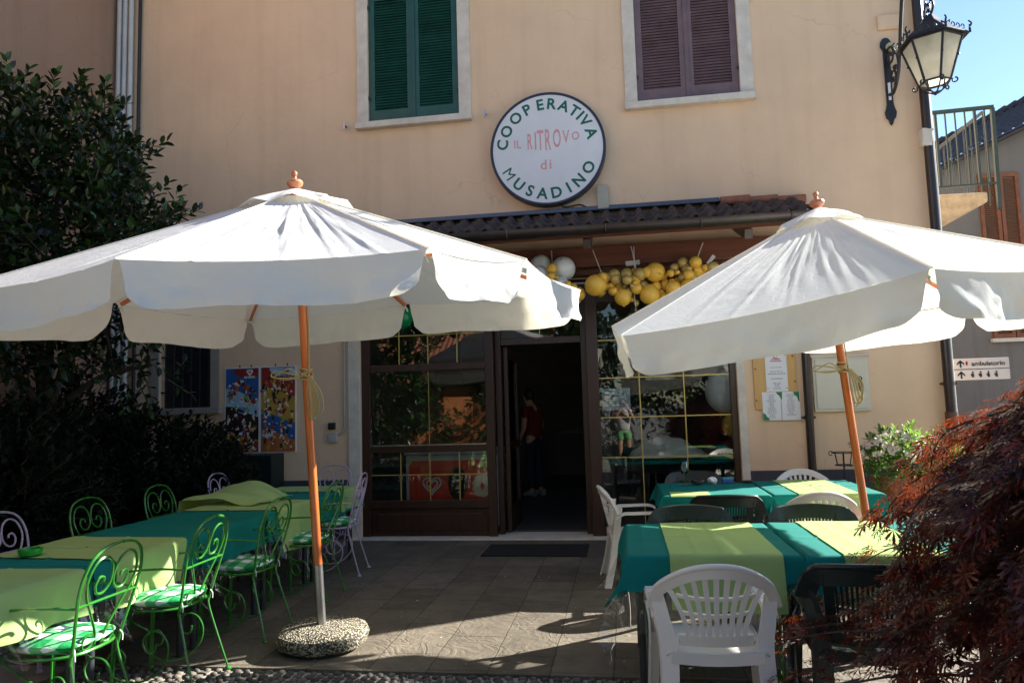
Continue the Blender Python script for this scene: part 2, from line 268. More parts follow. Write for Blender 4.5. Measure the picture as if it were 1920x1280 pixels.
SKIN = M('skin', (0.50, 0.28, 0.19), 0.5, 0.05); REDS = M('red_shirt', (0.15, 0.008, 0.008), 0.85); JEANS = M('dark_jeans', (0.012, 0.016, 0.03), 0.85); HAIR = M('dark_hair', (0.015, 0.011, 0.009), 0.5); SHOE = M('grey_shoe', (0.25, 0.24, 0.23), 0.7); WSHIRT = M('white_top', (0.72, 0.71, 0.72), 0.85); GSHORT = M('pale_green_shorts', (0.2, 0.52, 0.22), 0.8)
CLEAR = M_glass('wine_glass', (0.97, 0.98, 0.98), 0.0, 1.5, 1.4)
# ------------------------------------------------------------------ helpers
class MB:
    """collects shapes into one bmesh; each call can pick a material slot"""
    def __init__(s): s.bm = bmesh.new(); s.mi = 0
    def face(s, vs, flip=False):
        try:
            f = s.bm.faces.new(vs[::-1] if flip else vs); f.material_index = s.mi; return f
        except ValueError: return None
    def box(s, x0, x1, y0, y1, z0, z1, M4=None):
        v = [s.bm.verts.new((x, y, z)) for z in (z0, z1) for y in (y0, y1) for x in (x0, x1)]
        if M4 is not None:
            for a in v: a.co = M4 @ a.co
        for q in ((0, 2, 3, 1), (4, 5, 7, 6), (0, 1, 5, 4), (2, 6, 7, 3), (0, 4, 6, 2), (1, 3, 7, 5)): s.face([v[i] for i in q])
        return s
    def bar(s, a, b, w, d, roll=0.0):
        a, b = Vector(a), Vector(b); z = (b-a); L = z.length
        q = z.to_track_quat('Z', 'Y').to_matrix().to_4x4() @ Matrix.Rotation(roll, 4, 'Z'); q.translation = a
        return s.box(-w/2, w/2, -d/2, d/2, 0, L, q)
    def tube(s, pts, r, seg=8, closed=False, caps=True):
        P = [Vector(p) for p in pts]; n = len(P)
        if not hasattr(r, '__len__'): r = [r]*n
        T = []
        for i in range(n):
            a = P[(i-1) % n] if (closed or i > 0) else P[i]; b = P[(i+1) % n] if (closed or i < n-1) else P[i]
            t = (b-a); T.append(t.normalized() if t.length > 1e-9 else Vector((0, 0, 1)))
        u = T[0].orthogonal().normalized(); rings = []
        for i in range(n):
            u = (u - T[i]*u.dot(T[i]));  u = u.normalized() if u.length > 1e-6 else T[i].orthogonal().normalized()
            w = T[i].cross(u)
            rings.append([s.bm.verts.new(P[i] + (u*math.cos(k*2*math.pi/seg) + w*math.sin(k*2*math.pi/seg))*r[i]) for k in range(seg)])
        for i in range(n if closed else n-1):
            A, B = rings[i], rings[(i+1) % n]
            for k in range(seg): s.face([A[k], A[(k+1) % seg], B[(k+1) % seg], B[k]])
        if caps and not closed: s.face(rings[0], True); s.face(rings[-1])
        return s
    def lathe(s, prof, c=(0, 0, 0), seg=20, M4=None):
        rings = []
        for r, z in prof:
            rings.append([s.bm.verts.new(Vector((c[0]+r*math.cos(k*2*math.pi/seg), c[1]+r*math.sin(k*2*math.pi/seg), c[2]+z))) for k in range(seg)])
        if M4 is not None:
            for rg in rings:
                for v in rg: v.co = M4 @ v.co
        for A, B in zip(rings, rings[1:]):
            for k in range(seg): s.face([A[k], A[(k+1) % seg], B[(k+1) % seg], B[k]])
        s.face(rings[0], True); s.face(rings[-1])
        return s
    def grid(s, f, nu, nv, wrap=False):
        V = [[s.bm.verts.new(f(i/nu, j/nv)) for j in range(nv+1)] for i in range(nu+1)]
        for i in range(nu):
            for j in range(nv): s.face([V[i][j], V[i+1][j], V[i+1][j+1], V[i][j+1]])
        return s
    def prism(s, outline, y0, y1):
        """outline in (x,z), thickness along y (y0 front)"""
        A = [s.bm.verts.new((x, y0, z)) for x, z in outline]; B = [s.bm.verts.new((x, y1, z)) for x, z in outline]
        s.face(A); s.face(B, True)
        for i in range(len(A)): j = (i+1) % len(A); s.face([A[i], B[i], B[j], A[j]])
        return s
    def ball(s, c, r, sx=1, sy=1, sz=1, n=2):
        g = bmesh.ops.create_icosphere(s.bm, subdivisions=n, radius=1)
        for v in g['verts']: v.co = Vector((c[0]+v.co.x*r*sx, c[1]+v.co.y*r*sy, c[2]+v.co.z*r*sz))
        for f in {f for v in g['verts'] for f in v.link_faces}: f.material_index = s.mi
        return s
    def slot(s, i): s.mi = i; return s
    def build(s, name, mats, parent=None, smooth=True, bevel=0, recalc=True, auto=40):
        if recalc: bmesh.ops.recalc_face_normals(s.bm, faces=s.bm.faces)
        me = bpy.data.meshes.new(name); s.bm.to_mesh(me); s.bm.free()
        for mt in (mats if isinstance(mats, (list, tuple)) else [mats]): me.materials.append(mt)
        if smooth:
            me.polygons.foreach_set('use_smooth', [True]*len(me.polygons))
            try: me.set_sharp_from_angle(angle=R(auto))
            except Exception: pass
        o = bpy.data.objects.new(name, me); COL.objects.link(o)
        if parent is not None: o.parent = parent
        if bevel:
            b = o.modifiers.new('bevel', 'BEVEL'); b.width = bevel; b.segments = 2; b.limit_method = 'ANGLE'; b.angle_limit = R(40)
        return o
def tag(o, label=None, cat=None, group=None, kind=None):
    for k, v in (('label', label), ('category', cat), ('group', group), ('kind', kind)):
        if v: o[k] = v
    return o
def thing(name, label, cat, loc=(0, 0, 0), rz=0.0, group=None):
    o = bpy.data.objects.new(name, None); COL.objects.link(o); o.location = loc; o.rotation_euler = (0, 0, rz); o.empty_display_size = 0.1
    return tag(o, label, cat, group)
def dup(root, loc, rz, label):
    r = root.copy(); COL.objects.link(r); r.location = loc; r.rotation_euler = (0, 0, rz); r['label'] = label
    for ch in root.children:
        c = ch.copy(); COL.objects.link(c); c.parent = r
        for g in ch.children:
            d = g.copy(); COL.objects.link(d); d.parent = c
    return r
def pydata(name, verts, faces, mt, parent=None, smooth=False):
    me = bpy.data.meshes.new(name); me.from_pydata(verts, [], faces); me.materials.append(mt); me.update()
    if smooth: me.polygons.foreach_set('use_smooth', [True]*len(me.polygons))
    o = bpy.data.objects.new(name, me); COL.objects.link(o)
    if parent is not None: o.parent = parent
    return o
def arc(cx, cy, r, a0, a1, n): return [(cx+r*math.cos(R(a0+(a1-a0)*i/n)), cy+r*math.sin(R(a0+(a1-a0)*i/n))) for i in range(n+1)]
def smoothpath(pts, n=6):
    """Catmull-Rom through pts"""
    P = [Vector(p) for p in pts]; out = []
    for i in range(len(P)-1):
        p0 = P[max(i-1, 0)]; p1 = P[i]; p2 = P[i+1]; p3 = P[min(i+2, len(P)-1)]
        for k in range(n):
            t = k/n
            out.append(0.5*((2*p1)+(p2-p0)*t+(2*p0-5*p1+4*p2-p3)*t*t+(3*p1-p0-3*p2+p3)*t**3))
    out.append(P[-1]); return out
def spiral(cx, cy, r0, r1, a0, a1, n=20): return [(cx+(r0+(r1-r0)*i/n)*math.cos(R(a0+(a1-a0)*i/n)), cy+(r0+(r1-r0)*i/n)*math.sin(R(a0+(a1-a0)*i/n))) for i in range(n+1)]
def text_obj(name, txt, size, mt, parent, M4, offset=0.0, extrude=0.001, sx=1.0, sz=1.0, align='CENTER', centre=False):
    """letters lying in the XZ plane facing -Y, turned into a mesh"""
    cu = bpy.data.curves.new(name, 'FONT'); cu.body = txt; cu.size = size; cu.align_x = align; cu.align_y = 'CENTER'; cu.offset = offset; cu.extrude = extrude; cu.resolution_u = 4
    tmp = bpy.data.objects.new('tmp', cu); COL.objects.link(tmp)
    bpy.context.view_layer.update()
    me = bpy.data.meshes.new_from_object(tmp.evaluated_get(bpy.context.evaluated_depsgraph_get()))
    bpy.data.objects.remove(tmp); bpy.data.curves.remove(cu)
    if centre:
        xs_ = [v.co.x for v in me.vertices]; ys_ = [v.co.y for v in me.vertices]; me.transform(Matrix.Translation((-(min(xs_)+max(xs_))/2, -(min(ys_)+max(ys_))/2, 0)))
    me.transform(M4 @ Matrix.Rotation(R(90), 4, 'X') @ Matrix.Diagonal((sx, sz, 1, 1)))
    me.materials.clear(); me.materials.append(mt)
    o = bpy.data.objects.new(name, me); COL.objects.link(o); o.parent = parent
    return o
def merge(name, objs, parent):
    """joins already-made meshes (letters of one line) into a single mesh object"""
    bm = bmesh.new(); mats = []
    for o in objs:
        k = len(bm.faces); bm.from_mesh(o.data); bm.faces.ensure_lookup_table()
        mt = o.data.materials[0]
        if mt not in mats: mats.append(mt)
        for f in bm.faces[k:]: f.material_index = mats.index(mt)
    me = bpy.data.meshes.new(name); bm.to_mesh(me); bm.free()
    for mt in mats: me.materials.append(mt)
    for o in objs: bpy.data.objects.remove(o)
    o = bpy.data.objects.new(name, me); COL.objects.link(o); o.parent = parent
    return o
def wall_mesh(u0, u1, z0, z1, holes, d0, d1, axis='x'):
    """a wall with rectangular openings; d0 is its outer face, d1 its inner face"""
    us = sorted({u0, u1, *[h[0] for h in holes], *[h[1] for h in holes]}); zs = sorted({z0, z1, *[h[2] for h in holes], *[h[3] for h in holes]})
    def inhole(u, z): return any(h[0] < u < h[1] and h[2] < z < h[3] for h in holes) or not (u0 < u < u1 and z0 < z < z1)
    b = MB(); vc = {}
    def V(u, d, z):
        k = (round(u, 5), round(d, 5), round(z, 5))
        if k not in vc: vc[k] = b.bm.verts.new((u, d, z) if axis == 'x' else (d, u, z))
        return vc[k]
    for i in range(len(us)-1):
        for j in range(len(zs)-1):
            a, c, e, f = us[i], us[i+1], zs[j], zs[j+1]
            if inhole((a+c)/2, (e+f)/2): continue
            for d in (d0, d1): b.face([V(a, d, e), V(c, d, e), V(c, d, f), V(a, d, f)])
            for (p, q, du, dz) in ((a, a, -1e-3, 0), (c, c, 1e-3, 0)):
                if inhole(p+du, (e+f)/2): b.face([V(p, d0, e), V(p, d1, e), V(p, d1, f), V(p, d0, f)])
            for (p, dz) in ((e, -1e-3), (f, 1e-3)):
                if inhole((a+c)/2, p+dz): b.face([V(a, d0, p), V(c, d0, p), V(c, d1, p), V(a, d1, p)])
    return b

# ------------------------------------------------------------------ ground
def sheet(name, x0, x1, y0, y1, z, mt, n=1):
    o = MB().grid(lambda u, v: (x0+(x1-x0)*u, y0+(y1-y0)*v, z), n, n).build(name, mt, smooth=False); return tag(o, kind='structure')
sheet('ground', -900, 900, -900, 900, -0.045, GROUND)
pv = MB().box(-6.6, 3.6, -4.2, 0.42, -0.044, 0.0).build('terrace_paving', PAVE, smooth=False); tag(pv, kind='structure')
bed = MB().box(-6.6, 3.6, -5.6, -4.203, -0.043, -0.018).build('path', GROUND, smooth=False); tag(bed, kind='structure')
# rounded pebbles set in the strip in front of the slabs
rnd = random.Random(3); b = MB()
base_ico = bmesh.new(); bmesh.ops.create_icosphere(base_ico, subdivisions=1, radius=1)
IV = [v.co.copy() for v in base_ico.verts]; IF = [[v.index for v in f.verts] for f in base_ico.faces]; base_ico.free()
vs, fs = [], []
y = -4.235
while y > -5.1:
    x = -3.4
    while x < 1.6:
        rx, ry = rnd.uniform(.022, .04), rnd.uniform(.02, .032); a = rnd.uniform(0, 3.1); k = len(vs)
        cx, cy = x+rnd.uniform(-.008, .008), y+rnd.uniform(-.01, .01)
        for v in IV:
            px, py = v.x*rx, v.y*ry
            vs.append((cx+px*math.cos(a)-py*math.sin(a), cy+px*math.sin(a)+py*math.cos(a), -.016+v.z*.02))
        fs += [[i+k for i in f] for f in IF]; x += rx+.036
    y -= .052
o = pydata('pebbles', vs, fs, PEB, smooth=True); tag(o, 'strip of rounded pebbles set along the edge of the terrace slabs', 'pebbles', kind='stuff')

# ------------------------------------------------------------------ the restaurant building
BX0, BX1 = -6.5, 3.486
bld = thing('restaurant_building', 'peach plastered two storey restaurant with green and plum shutters and a tiled porch', 'building')
shop = (-3.13, 1.272, 0.0, 2.98); winL = (-2.985, -1.83, 5.09, 7.0); winR = (0.33, 1.5, 5.035, 7.0); dwin = (-5.80, -5.09, 1.62, 2.85)
wall_mesh(BX0, BX1, -0.04, 8.2, [shop, winL, winR, dwin], 0.0, 0.35).build('front_wall', PL, bld, smooth=False)
wall_mesh(0.352, 9.0, -0.04, 8.2, [], BX1, BX1-.35, 'y').build('side_wall', PL, bld, smooth=False)
MB().box(BX0, BX1+.0, 9.002, 9.3, -0.04, 8.2).build('rear_wall', PL, bld, smooth=False)
MB().prism([(BX0-.2, 8.203), (BX1+.55, 8.203), (BX1+.55, 8.33), (BX0-.2, 8.33)], -0.6, 9.8).build('roof', TILE, bld, smooth=False)
# interior shell
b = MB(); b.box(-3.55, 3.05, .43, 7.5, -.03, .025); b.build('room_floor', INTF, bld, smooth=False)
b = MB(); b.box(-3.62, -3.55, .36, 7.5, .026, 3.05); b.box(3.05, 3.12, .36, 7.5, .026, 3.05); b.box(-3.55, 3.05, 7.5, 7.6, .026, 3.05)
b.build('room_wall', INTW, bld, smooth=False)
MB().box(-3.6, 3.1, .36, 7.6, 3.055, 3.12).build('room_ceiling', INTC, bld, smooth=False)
b = MB(); b.box(-1.42, -.5, 7.40, 7.498, .9, 1.0); b.box(-.35, -.2, 3.4, 7.4, .026, 2.6); b.build('room_partition', DWOOD, bld, smooth=False)
# dark painted plinth
MB().box(BX0, -3.285, -.022, -.002, 0.001, .70).build('painted_plinth', TRIM, bld, smooth=False); MB().box(1.365, BX1, -.022, -.002, 0.001, .73).build('painted_plinth', TRIM, bld, smooth=False)
b = MB(); b.box(-3.28, -3.133, -.03, .3, 0.001, 3.0); b.box(1.275, 1.362, -.03, .3, 0.001, 3.0); b.box(-3.28, 1.362, -.12, .34, 0.001, .022); b.build('stone_jamb', STONE, bld, smooth=False, bevel=.006)
# upper windows
def shutters(win, mt, name):
    w = MB(); x0, x1, z0, z1 = win
    g = .145
    w.box(x0-g, x0-.002, -.025, .02, z0-.0, z1+g); w.box(x1+.002, x1+.155, -.025, .02, z0, z1+g); w.box(x0-.002, x1+.002, -.025, .02, z1+.002, z1+g)
    fr = w.build('window', STONE, bld, smooth=False, bevel=.004)
    MB().box(x0-g-.012, x1+.16, -.085, .3, z0-.085, z0-.004).build('sill', STONE, fr, smooth=False, bevel=.008)
    MB().box(x0+.001, x1-.001, .16, .2, z0+.001, z1-.001).build('backing_board', BLK, fr, smooth=False)
    xm = (x0+x1)/2
    for k, (a, c) in enumerate(((x0+.004, xm-.003), (xm+.003, x1-.004))):
        p = MB(); st = .075; ya, yb = .012, .052
        p.box(a, a+st, ya, yb, z0+.012, z1-.01); p.box(c-st, c, ya, yb, z0+.012, z1-.01)
        p.box(a+st, c-st, ya+.001, yb-.001, z0+.012, z0+.16); p.box(a+st, c-st, ya+.001, yb-.001, z1-.12, z1-.01); p.box(a+st, c-st, ya+.001, yb-.001, z0+1.60, z0+1.70)
        z = z0+.175
        while z < z1-.13:
            if not (z0+1.58 < z < z0+1.72):
                jig = random.uniform(-.05, .05)
                p.box(a+st-.005, c-st+.005, -.024, .024, -.004, .004, Matrix.Translation((0, .032, z)) @ Matrix.Rotation(R(56)+jig, 4, 'X'))
            z += .036
        if k == 1: p.box(a-.02, a+.025, ya-.012, ya-.001, z0+.012, z1-.01)
        sh = p.build('shutter', mt, fr, smooth=False)
        hx = a-.01 if k == 0 else c+.01
    h = MB()
    for hx in (x0-.012, x1+.012):
        for hz in (z0+.32, z1-.4):
            h.tube([(hx, .0, hz-.05), (hx, .0, hz+.05)], .012); h.box(hx-.035, hx+.035, -.012, .0, hz-.018, hz+.018)
    h.build('hinge', RUST, fr)
shutters(winL, SHG, 'g'); shutters(winR, SHP, 'p')
# barred ground floor window at the far left
b = MB(); x0, x1, z0, z1 = dwin
b.box(x0-.12, x0-.002, -.02, .02, z0, z1+.1); b.box(x1+.002, x1+.12, -.02, .02, z0, z1+.1); b.box(x0-.002, x1+.002, -.02, .02, z1+.002, z1+.1)
fr = b.build('window', DSTONE, bld, smooth=False)
MB().box(x0-.16, x1+.16, -.09, .3, z0-.08, z0-.003).build('sill', DSTONE, fr, smooth=False, bevel=.006)
MB().box(x0+.001, x1-.001, .12, .16, z0+.001, z1-.001).build('pane', BLK, fr, smooth=False)
b = MB()
for i in range(6): xx = x0+.06+i*(x1-x0-.12)/5; b.tube([(xx, .04, z0+.0), (xx, .04, z1)], .009)
for zz in (z0+.2, z0+.65, z1-.2): b.box(x0+.001, x1-.001, .034, .046, zz-.012, zz+.012)
b.build('window_bars', BLK, fr)
# --- shopfront
YF = 0.02
def frame_bars(L, d0=YF, d1=YF+.09):
    b = MB()
    for (a, c, e, f) in L: b.box(a, c, d0, d1, e, f)
    return b
sf = frame_bars([(-3.128, -3.025, .024, 2.975), (-1.60, -1.50, .024, 2.975), (-.395, -.262, .024, 2.975), (1.205, 1.270, .024, 2.975),
                 (-3.024, -1.601, .35, .44), (-3.024, -1.601, 1.005, 1.085), (-3.024, -1.601, 1.975, 2.06), (-3.024, -1.601, 2.75, 2.975), (-1.499, -.396, 2.80, 2.975), (-.261, 1.204, .024, .12), (-.261, 1.204, 2.70, 2.975)]).build('shop_window', DWOOD, bld, smooth=False, bevel=.005)
b = MB(); b.box(-3.024, -1.601, YF+.03, YF+.07, .024, .35); b.box(-2.95, -1.67, YF+.012, YF+.029, .09, .29); b.build('wood_panel', DWOOD, sf, smooth=False, bevel=.008)
def pane(x0, x1, z0, z1, y=YF+.045): MB().box(x0, x1, y, y+.006, z0, z1).build('pane', GLASS, sf, smooth=False)
for (z0, z1) in ((.44, 1.005), (1.085, 1.975), (2.06, 2.75)): pane(-3.024, -1.601, z0, z1)
pane(-.261, 1.204, .12, 2.70)
b = MB()
for xx in (-2.66, -2.30, -1.94):
    for (z0, z1) in ((.44, 1.005), (2.06, 2.75)): b.box(xx-.006, xx+.006, YF+.036, YF+.056, z0, z1)
b.box(-2.302, -2.298, YF+.036, YF+.056, 1.085, 1.975)
for zz in (.74, 2.41): b.box(-3.024, -1.601, YF+.037, YF+.055, zz-.006, zz+.006)
for xx in (.2, .70): b.box(xx-.006, xx+.006, YF+.036, YF+.056, .12, 2.70)
for zz in (.90, 1.355, 1.81, 2.25): b.box(-.261, 1.204, YF+.037, YF+.055, zz-.006, zz+.006)
b.build('glazing_bars', GOLD, sf, smooth=False)
# bright metal bead along the bottom of the middle pane
MB().box(-3.02, -1.604, YF-.002, YF+.03, 1.086, 1.098).build('metal_bead', STEEL, sf, smooth=False)
# entrance: door frame, transom, leaf folded inwards
df = frame_bars([(-1.499, -1.43, .026, 2.8), (-.465, -.396, .026, 2.8), (-1.429, -.466, 2.25, 2.33)], .16, .25).build('door', DWOOD, bld, smooth=False, bevel=.005)
MB().box(-1.43, -.465, .2, .206, 2.33, 2.8).build('transom_pane', GLASS, df, smooth=False)
MB().box(-.955, -.945, .196, .21, 2.33, 2.8).build('glazing_bar', GOLD, df, smooth=False)
b = MB(); xx = -1.41
b.box(xx, xx+.045, .27, .36, .03, 2.24); b.box(xx, xx+.045, 1.06, 1.15, .03, 2.24); b.box(xx+.001, xx+.044, .361, 1.059, .03, .32); b.box(xx+.001, xx+.044, .361, 1.059, 2.1, 2.24); b.box(xx+.001, xx+.044, .361, 1.059, 1.0, 1.09)
lf = b.build('door_leaf', DWOOD, df, smooth=False); MB().box(-1.392, -1.386, .36, 1.06, .32, 2.1).build('leaf_pane', GLASS, lf, smooth=False)
# --- porch roof, gutter, beam
RX0, RX1 = -3.55, 2.06
roof_slope = lambda t: (-.9*t, 3.735-.37*t)
def tile_f(u, v):
    x = RX0+(RX1-RX0)*u; y, z = roof_slope(v)
    ph = (x/.185) % 1.0; h = .036*max(0, math.cos((ph-.5)*2*math.pi))**.8 + .016*math.cos((ph-.5)*2*math.pi)
    k = (v*3) % 1.0 if v < 1 else 1.0
    return Vector((x+.006*noise.noise((x*9, y*9, 0)), y, z+h+.034*k+.006*noise.noise((math.floor(x/.185)*3.1, math.floor(v*3)*7.7, 1))))
def tiles():
    b = MB(); nu = int((RX1-RX0)/.185*10); us = [i/nu for i in range(nu+1)]; vs_ = [0, .15, .3, .3329, .3336, .5, .64, .6659, .667, .82, .96, 1.0]
    V = [[b.bm.verts.new(tile_f(u, v)) for v in vs_] for u in us]
    for i in range(nu):
        for j in range(len(vs_)-1): b.face([V[i][j], V[i+1][j], V[i+1][j+1], V[i][j+1]])
    for i in range(nu):     # front lip of the last course
        a, c = V[i][-1], V[i+1][-1]; d = b.bm.verts.new(a.co-Vector((0, -.004, .03))); e = b.bm.verts.new(c.co-Vector((0, -.004, .03))); b.face([a, c, e, d])
    return b
pr = tiles().build('porch_roof', TILE, bld, auto=35)
b = MB(); b.prism([(RX0, 3.70), (RX1, 3.70), (RX1, 3.712), (RX0, 3.712)], -.03, -.002)
o = MB(); A = [(-.02, 3.62), (-.9, 3.28), (-.9, 3.25), (-.02, 3.58)]
V0 = [o.bm.verts.new((RX0, y, z)) for y, z in A]; V1 = [o.bm.verts.new((RX1, y, z)) for y, z in A]
o.face(V0); o.face(V1, True)
for i in range(4): j = (i+1) % 4; o.face([V0[i], V1[i], V1[j], V0[j]])
o.build('soffit_board', BEAMW, pr, smooth=False)
b.bm.free()
b = MB(); b.box(-3.6, 1.19, -.05, -.002, 3.755, 3.825); b.box(-3.6, 1.19, -.13, -.05, 3.752, 3.772, Matrix.Translation((0, 0, 0))); b.build('flashing', FLASH, pr, smooth=False, bevel=.006)
b = MB()
for i in range(3):
    xa = 1.2+i*.3
    b.tube([(xa, -.05, 3.775-i*.018), (xa+.16, -.05, 3.775-i*.02), (xa+.29, -.05, 3.768-i*.02), (xa+.32, -.05, 3.766-i*.02)], [.05, .052, .062, .064], 12)
b.build('ridge_tile', RTILE, pr)
def gutter():
    b = MB(); n = 10; prof = [(-.955-.085+.085*math.cos(R(a)), 3.335+.085*math.sin(R(a))) for a in np.linspace(180, 360, n+1)]
    prof = [(-1.046, 3.345)] + prof + [(-.962+.0, 3.36)]
    X = [-3.62, 2.10]
    V = [[b.bm.verts.new((x, y, z)) for y, z in prof] for x in X]
    for j in range(len(prof)-1): b.face([V[0][j], V[1][j], V[1][j+1], V[0][j+1]])
    b.face(V[0]); b.face(V[1], True)
    b.tube([(X[0], -1.046, 3.347), (X[1], -1.046, 3.347)], .011, 6)
    for xx in (-2.9, -1.9, -1.12, -.1, .85, 1.72):
        b.tube([(xx, y-.003*(1 if y < -1 else -1), z-.003) for y, z in prof[1:-1]], .011, 6)
    return b
gutter().build('gutter', GUT, pr, auto=50)
b = MB(); b.box(-3.3, 1.9, -.30, -.20, 3.06, 3.29); b.box(-3.3, 1.9, -.198, -.03, 2.985, 3.05)
b.build('beam', BEAMW, pr, smooth=False, bevel=.008)
b = MB()
for xx in (-3.2, -1.75, -.3, 1.35): b.bar((xx, -.03, 3.50), (xx, -.84, 3.2), .08, .10)
b.build('rafter', DWOOD, pr, smooth=False)
# --- pipes on the walls
def pipe(name, pts, r, mt, rings=()):
    b = MB(); b.tube(pts, r, 12)
    for q in rings: b.tube([(q[0], q[1], q[2]-.02), (q[0], q[1], q[2]+.02)], r+.008, 12); b.box(q[0]-r-.03, q[0]+r+.03, q[1], q[1]+.03, q[2]-.012, q[2]+.012)
    return b.build(name, mt, bld)
pipe('downpipe', [(2.02, -.96, 3.27), (2.02, -.9, 3.13), (2.02, -.2, 2.95), (2.01, -.085, 2.85), (1.995, -.085, .02)], .043, GUT, [(1.997, -.085, 1.30), (2.0, -.085, 2.6)])
pipe('downpipe', [(3.44, -.08, 8.1), (3.44, -.08, .02)], .05, GUT, [(3.44, -.08, 1.62), (3.44, -.08, 5.0)])
pipe('downpipe_shoe', [(3.44, -.08, .0), (3.44, -.08, 1.32)], .062, M('copper_brown', (.12, .055, .035), .5))
pipe('white_conduit', [(3.506, -.03, 8.1), (3.506, -.03, .02)], .016, WPIPE)
for dx in (0, .085, .17): pipe('white_conduit', [(-6.42+dx, -.05, 8.1), (-6.42+dx, -.05, 1.5)], .033, WPIPE, [(-6.42+dx, -.05, 2.2), (-6.42+dx, -.05, 5.2)])
pipe('dark_conduit', [(-6.13, -.04, 8.1), (-6.13, -.04, .7)], .022, BLK)
pipe('grey_conduit', [(-3.33, -.02, 3.3), (-3.33, -.02, 1.33), (-3.36, -.02, 1.26), (-3.42, -.02, 1.24)], .014, GREYP)
MB().prism([(3.36, 4.23), (3.46, 4.20), (3.47, 4.36), (3.50, 4.40), (3.37, 4.42)], -.13, -.002).build('stone_bracket', STONE, bld, smooth=False, bevel=.012)
# wing that closes the courtyard on the left
wing = thing('side_house', 'dim reddish brown plastered house wall closing the courtyard beside the white pipes', 'building')
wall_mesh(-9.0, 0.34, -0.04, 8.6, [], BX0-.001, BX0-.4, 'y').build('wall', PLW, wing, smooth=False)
MB().box(-8.5, -6.4, -9.2, .5, 8.603, 8.75).build('roof', TILE, wing, smooth=False)
# ------------------------------------------------------------------ round sign
SX, SZ, SR = -.748, 4.535, .685
sg = thing('round_sign', 'round white shop sign with green and faded pink lettering on the wall above the porch', 'sign', (SX, -.002, SZ))
RX90 = Matrix.Rotation(R(90), 4, 'X')
MB().lathe([(SR-.03, 0), (SR, .006), (SR, .125), (SR-.006, .131), (SR-.028, .131), (SR-.03, .12)], seg=72, M4=RX90).build('rim', NAVY, sg)
MB().lathe([(SR-.032, .01), (SR-.032, .122)], seg=72, M4=RX90).build('face', SIGNW, sg)
def arc_text(txt, pix, inward):
    obs = []
    for ch, (px, py) in zip(txt, pix):
        dx, dz = (px-660)/5.12, -(py-645)/5.12; q_ = .542/math.hypot(dx, dz); dx *= q_; dz *= q_
        a = math.atan2(dz, dx); rot = (a-math.pi/2) if not inward else (a+math.pi/2)
        M4 = Matrix.Translation((dx, -.1235, dz)) @ Matrix.Rotation(-rot, 4, 'Y')
        obs.append(text_obj('letter', ch, .182, SGREEN, sg, M4, offset=.0045 if ch not in 'M' else 0.0, extrude=.0012, sx=1.0, centre=True))
    return merge('lettering', obs, sg)
arc_text('COOPERATIVA', [(220, 575), (268, 445), (362, 322), (478, 250), (603, 203), (718, 205), (830, 245), (948, 275), (997, 337), (1055, 390), (1085, 528)], False)
arc_text('MUSADINO', [(272, 875), (378, 972), (480, 1045), (598, 1077), (730, 1065), (842, 1027), (937, 967), (1033, 855)], True)
obs = []
for ch, px, py, h, w in [('I', 350, 580, 78, 13), ('L', 390, 583, 78, 40), ('R', 495, 565, 150, 46), ('I', 548, 563, 170, 14), ('T', 595, 560, 195, 62), ('R', 668, 560, 205, 54), ('O', 752, 553, 180, 74), ('V', 838, 545, 125, 66), ('O', 928, 545, 80, 70)]:
    k = SR/107/5.12; o = text_obj('letter', ch, .1, SPINK, sg, Matrix.Identity(4), offset=.0012, extrude=.001, centre=True)
    xs_ = [v.co.x for v in o.data.vertices]; zs_ = [v.co.z for v in o.data.vertices]
    o.data.transform(Matrix.Translation(((px-660)*k, -.1235, -(py-645)*k)) @ Matrix.Diagonal((w*k/(max(xs_)-min(xs_)), 1, h*k/(max(zs_)-min(zs_)), 1))); obs.append(o)
merge('lettering', obs, sg)
k = SR/107/5.12
obs = [text_obj('letter', ch, .165, SPINK, sg, Matrix.Translation(((px-660)*k, -.1235, -(800-645)*k)), offset=.002, extrude=.001, centre=True) for ch, px in (('d', 618), ('i', 683))]
merge('lettering', obs, sg)
tb = thing('sign_transformer', 'narrow beige transformer box at the lower right of the round sign', 'box', (-.125, -.002, 3.90))
MB().box(-.065, .065, -.07, 0, -.155, .165).build('case', BEIGE, tb, smooth=False, bevel=.008)
MB().prism([(-.018, -.015), (.018, -.015), (0, .02)], -.0725, -.071).build('warning_mark', GREYP, tb, smooth=False)
o = MB().tube(smoothpath([(-.62, -.03, 3.87), (-.58, -.02, 3.845), (-.5, -.015, 3.85), (-.4, -.015, 3.862), (-.33, -.02, 3.83), (-.26, -.03, 3.79), (-.2, -.05, 3.76)]), .008).build('cable', BLK); tag(o, 'thin dark cable looping along the wall under the round sign', 'cable')
for i, (x, z, lab) in enumerate(((-1.503, 5.065, 'small iron shutter catch on the wall between the green shutters and the sign'), (-3.285, 5.07, 'small iron shutter catch on the wall left of the green shutters'))):
    t = thing('shutter_catch', lab, 'catch', (x, -.002, z), 0, 'iron shutter catches beside the green shutters')
    MB().tube([(0, 0, 0), (0, -.06, 0)], .012).build('stem', RUST, t); MB().box(-.014, .014, -.07, -.055, -.06, .045).build('flap', STEEL, t, smooth=False, bevel=.004)
for i, (x, z) in enumerate(((.03, 5.83), (-3.9, 5.9))):
    pass
t = thing('junction_box_cover', 'rectangular plastered cover plate on the wall above the lamp bracket', 'cover', (3.16, -.002, 5.71))
MB().box(-.125, .125, -.03, 0, -.085, .085).build('plate', PL, t, smooth=False, bevel=.006)
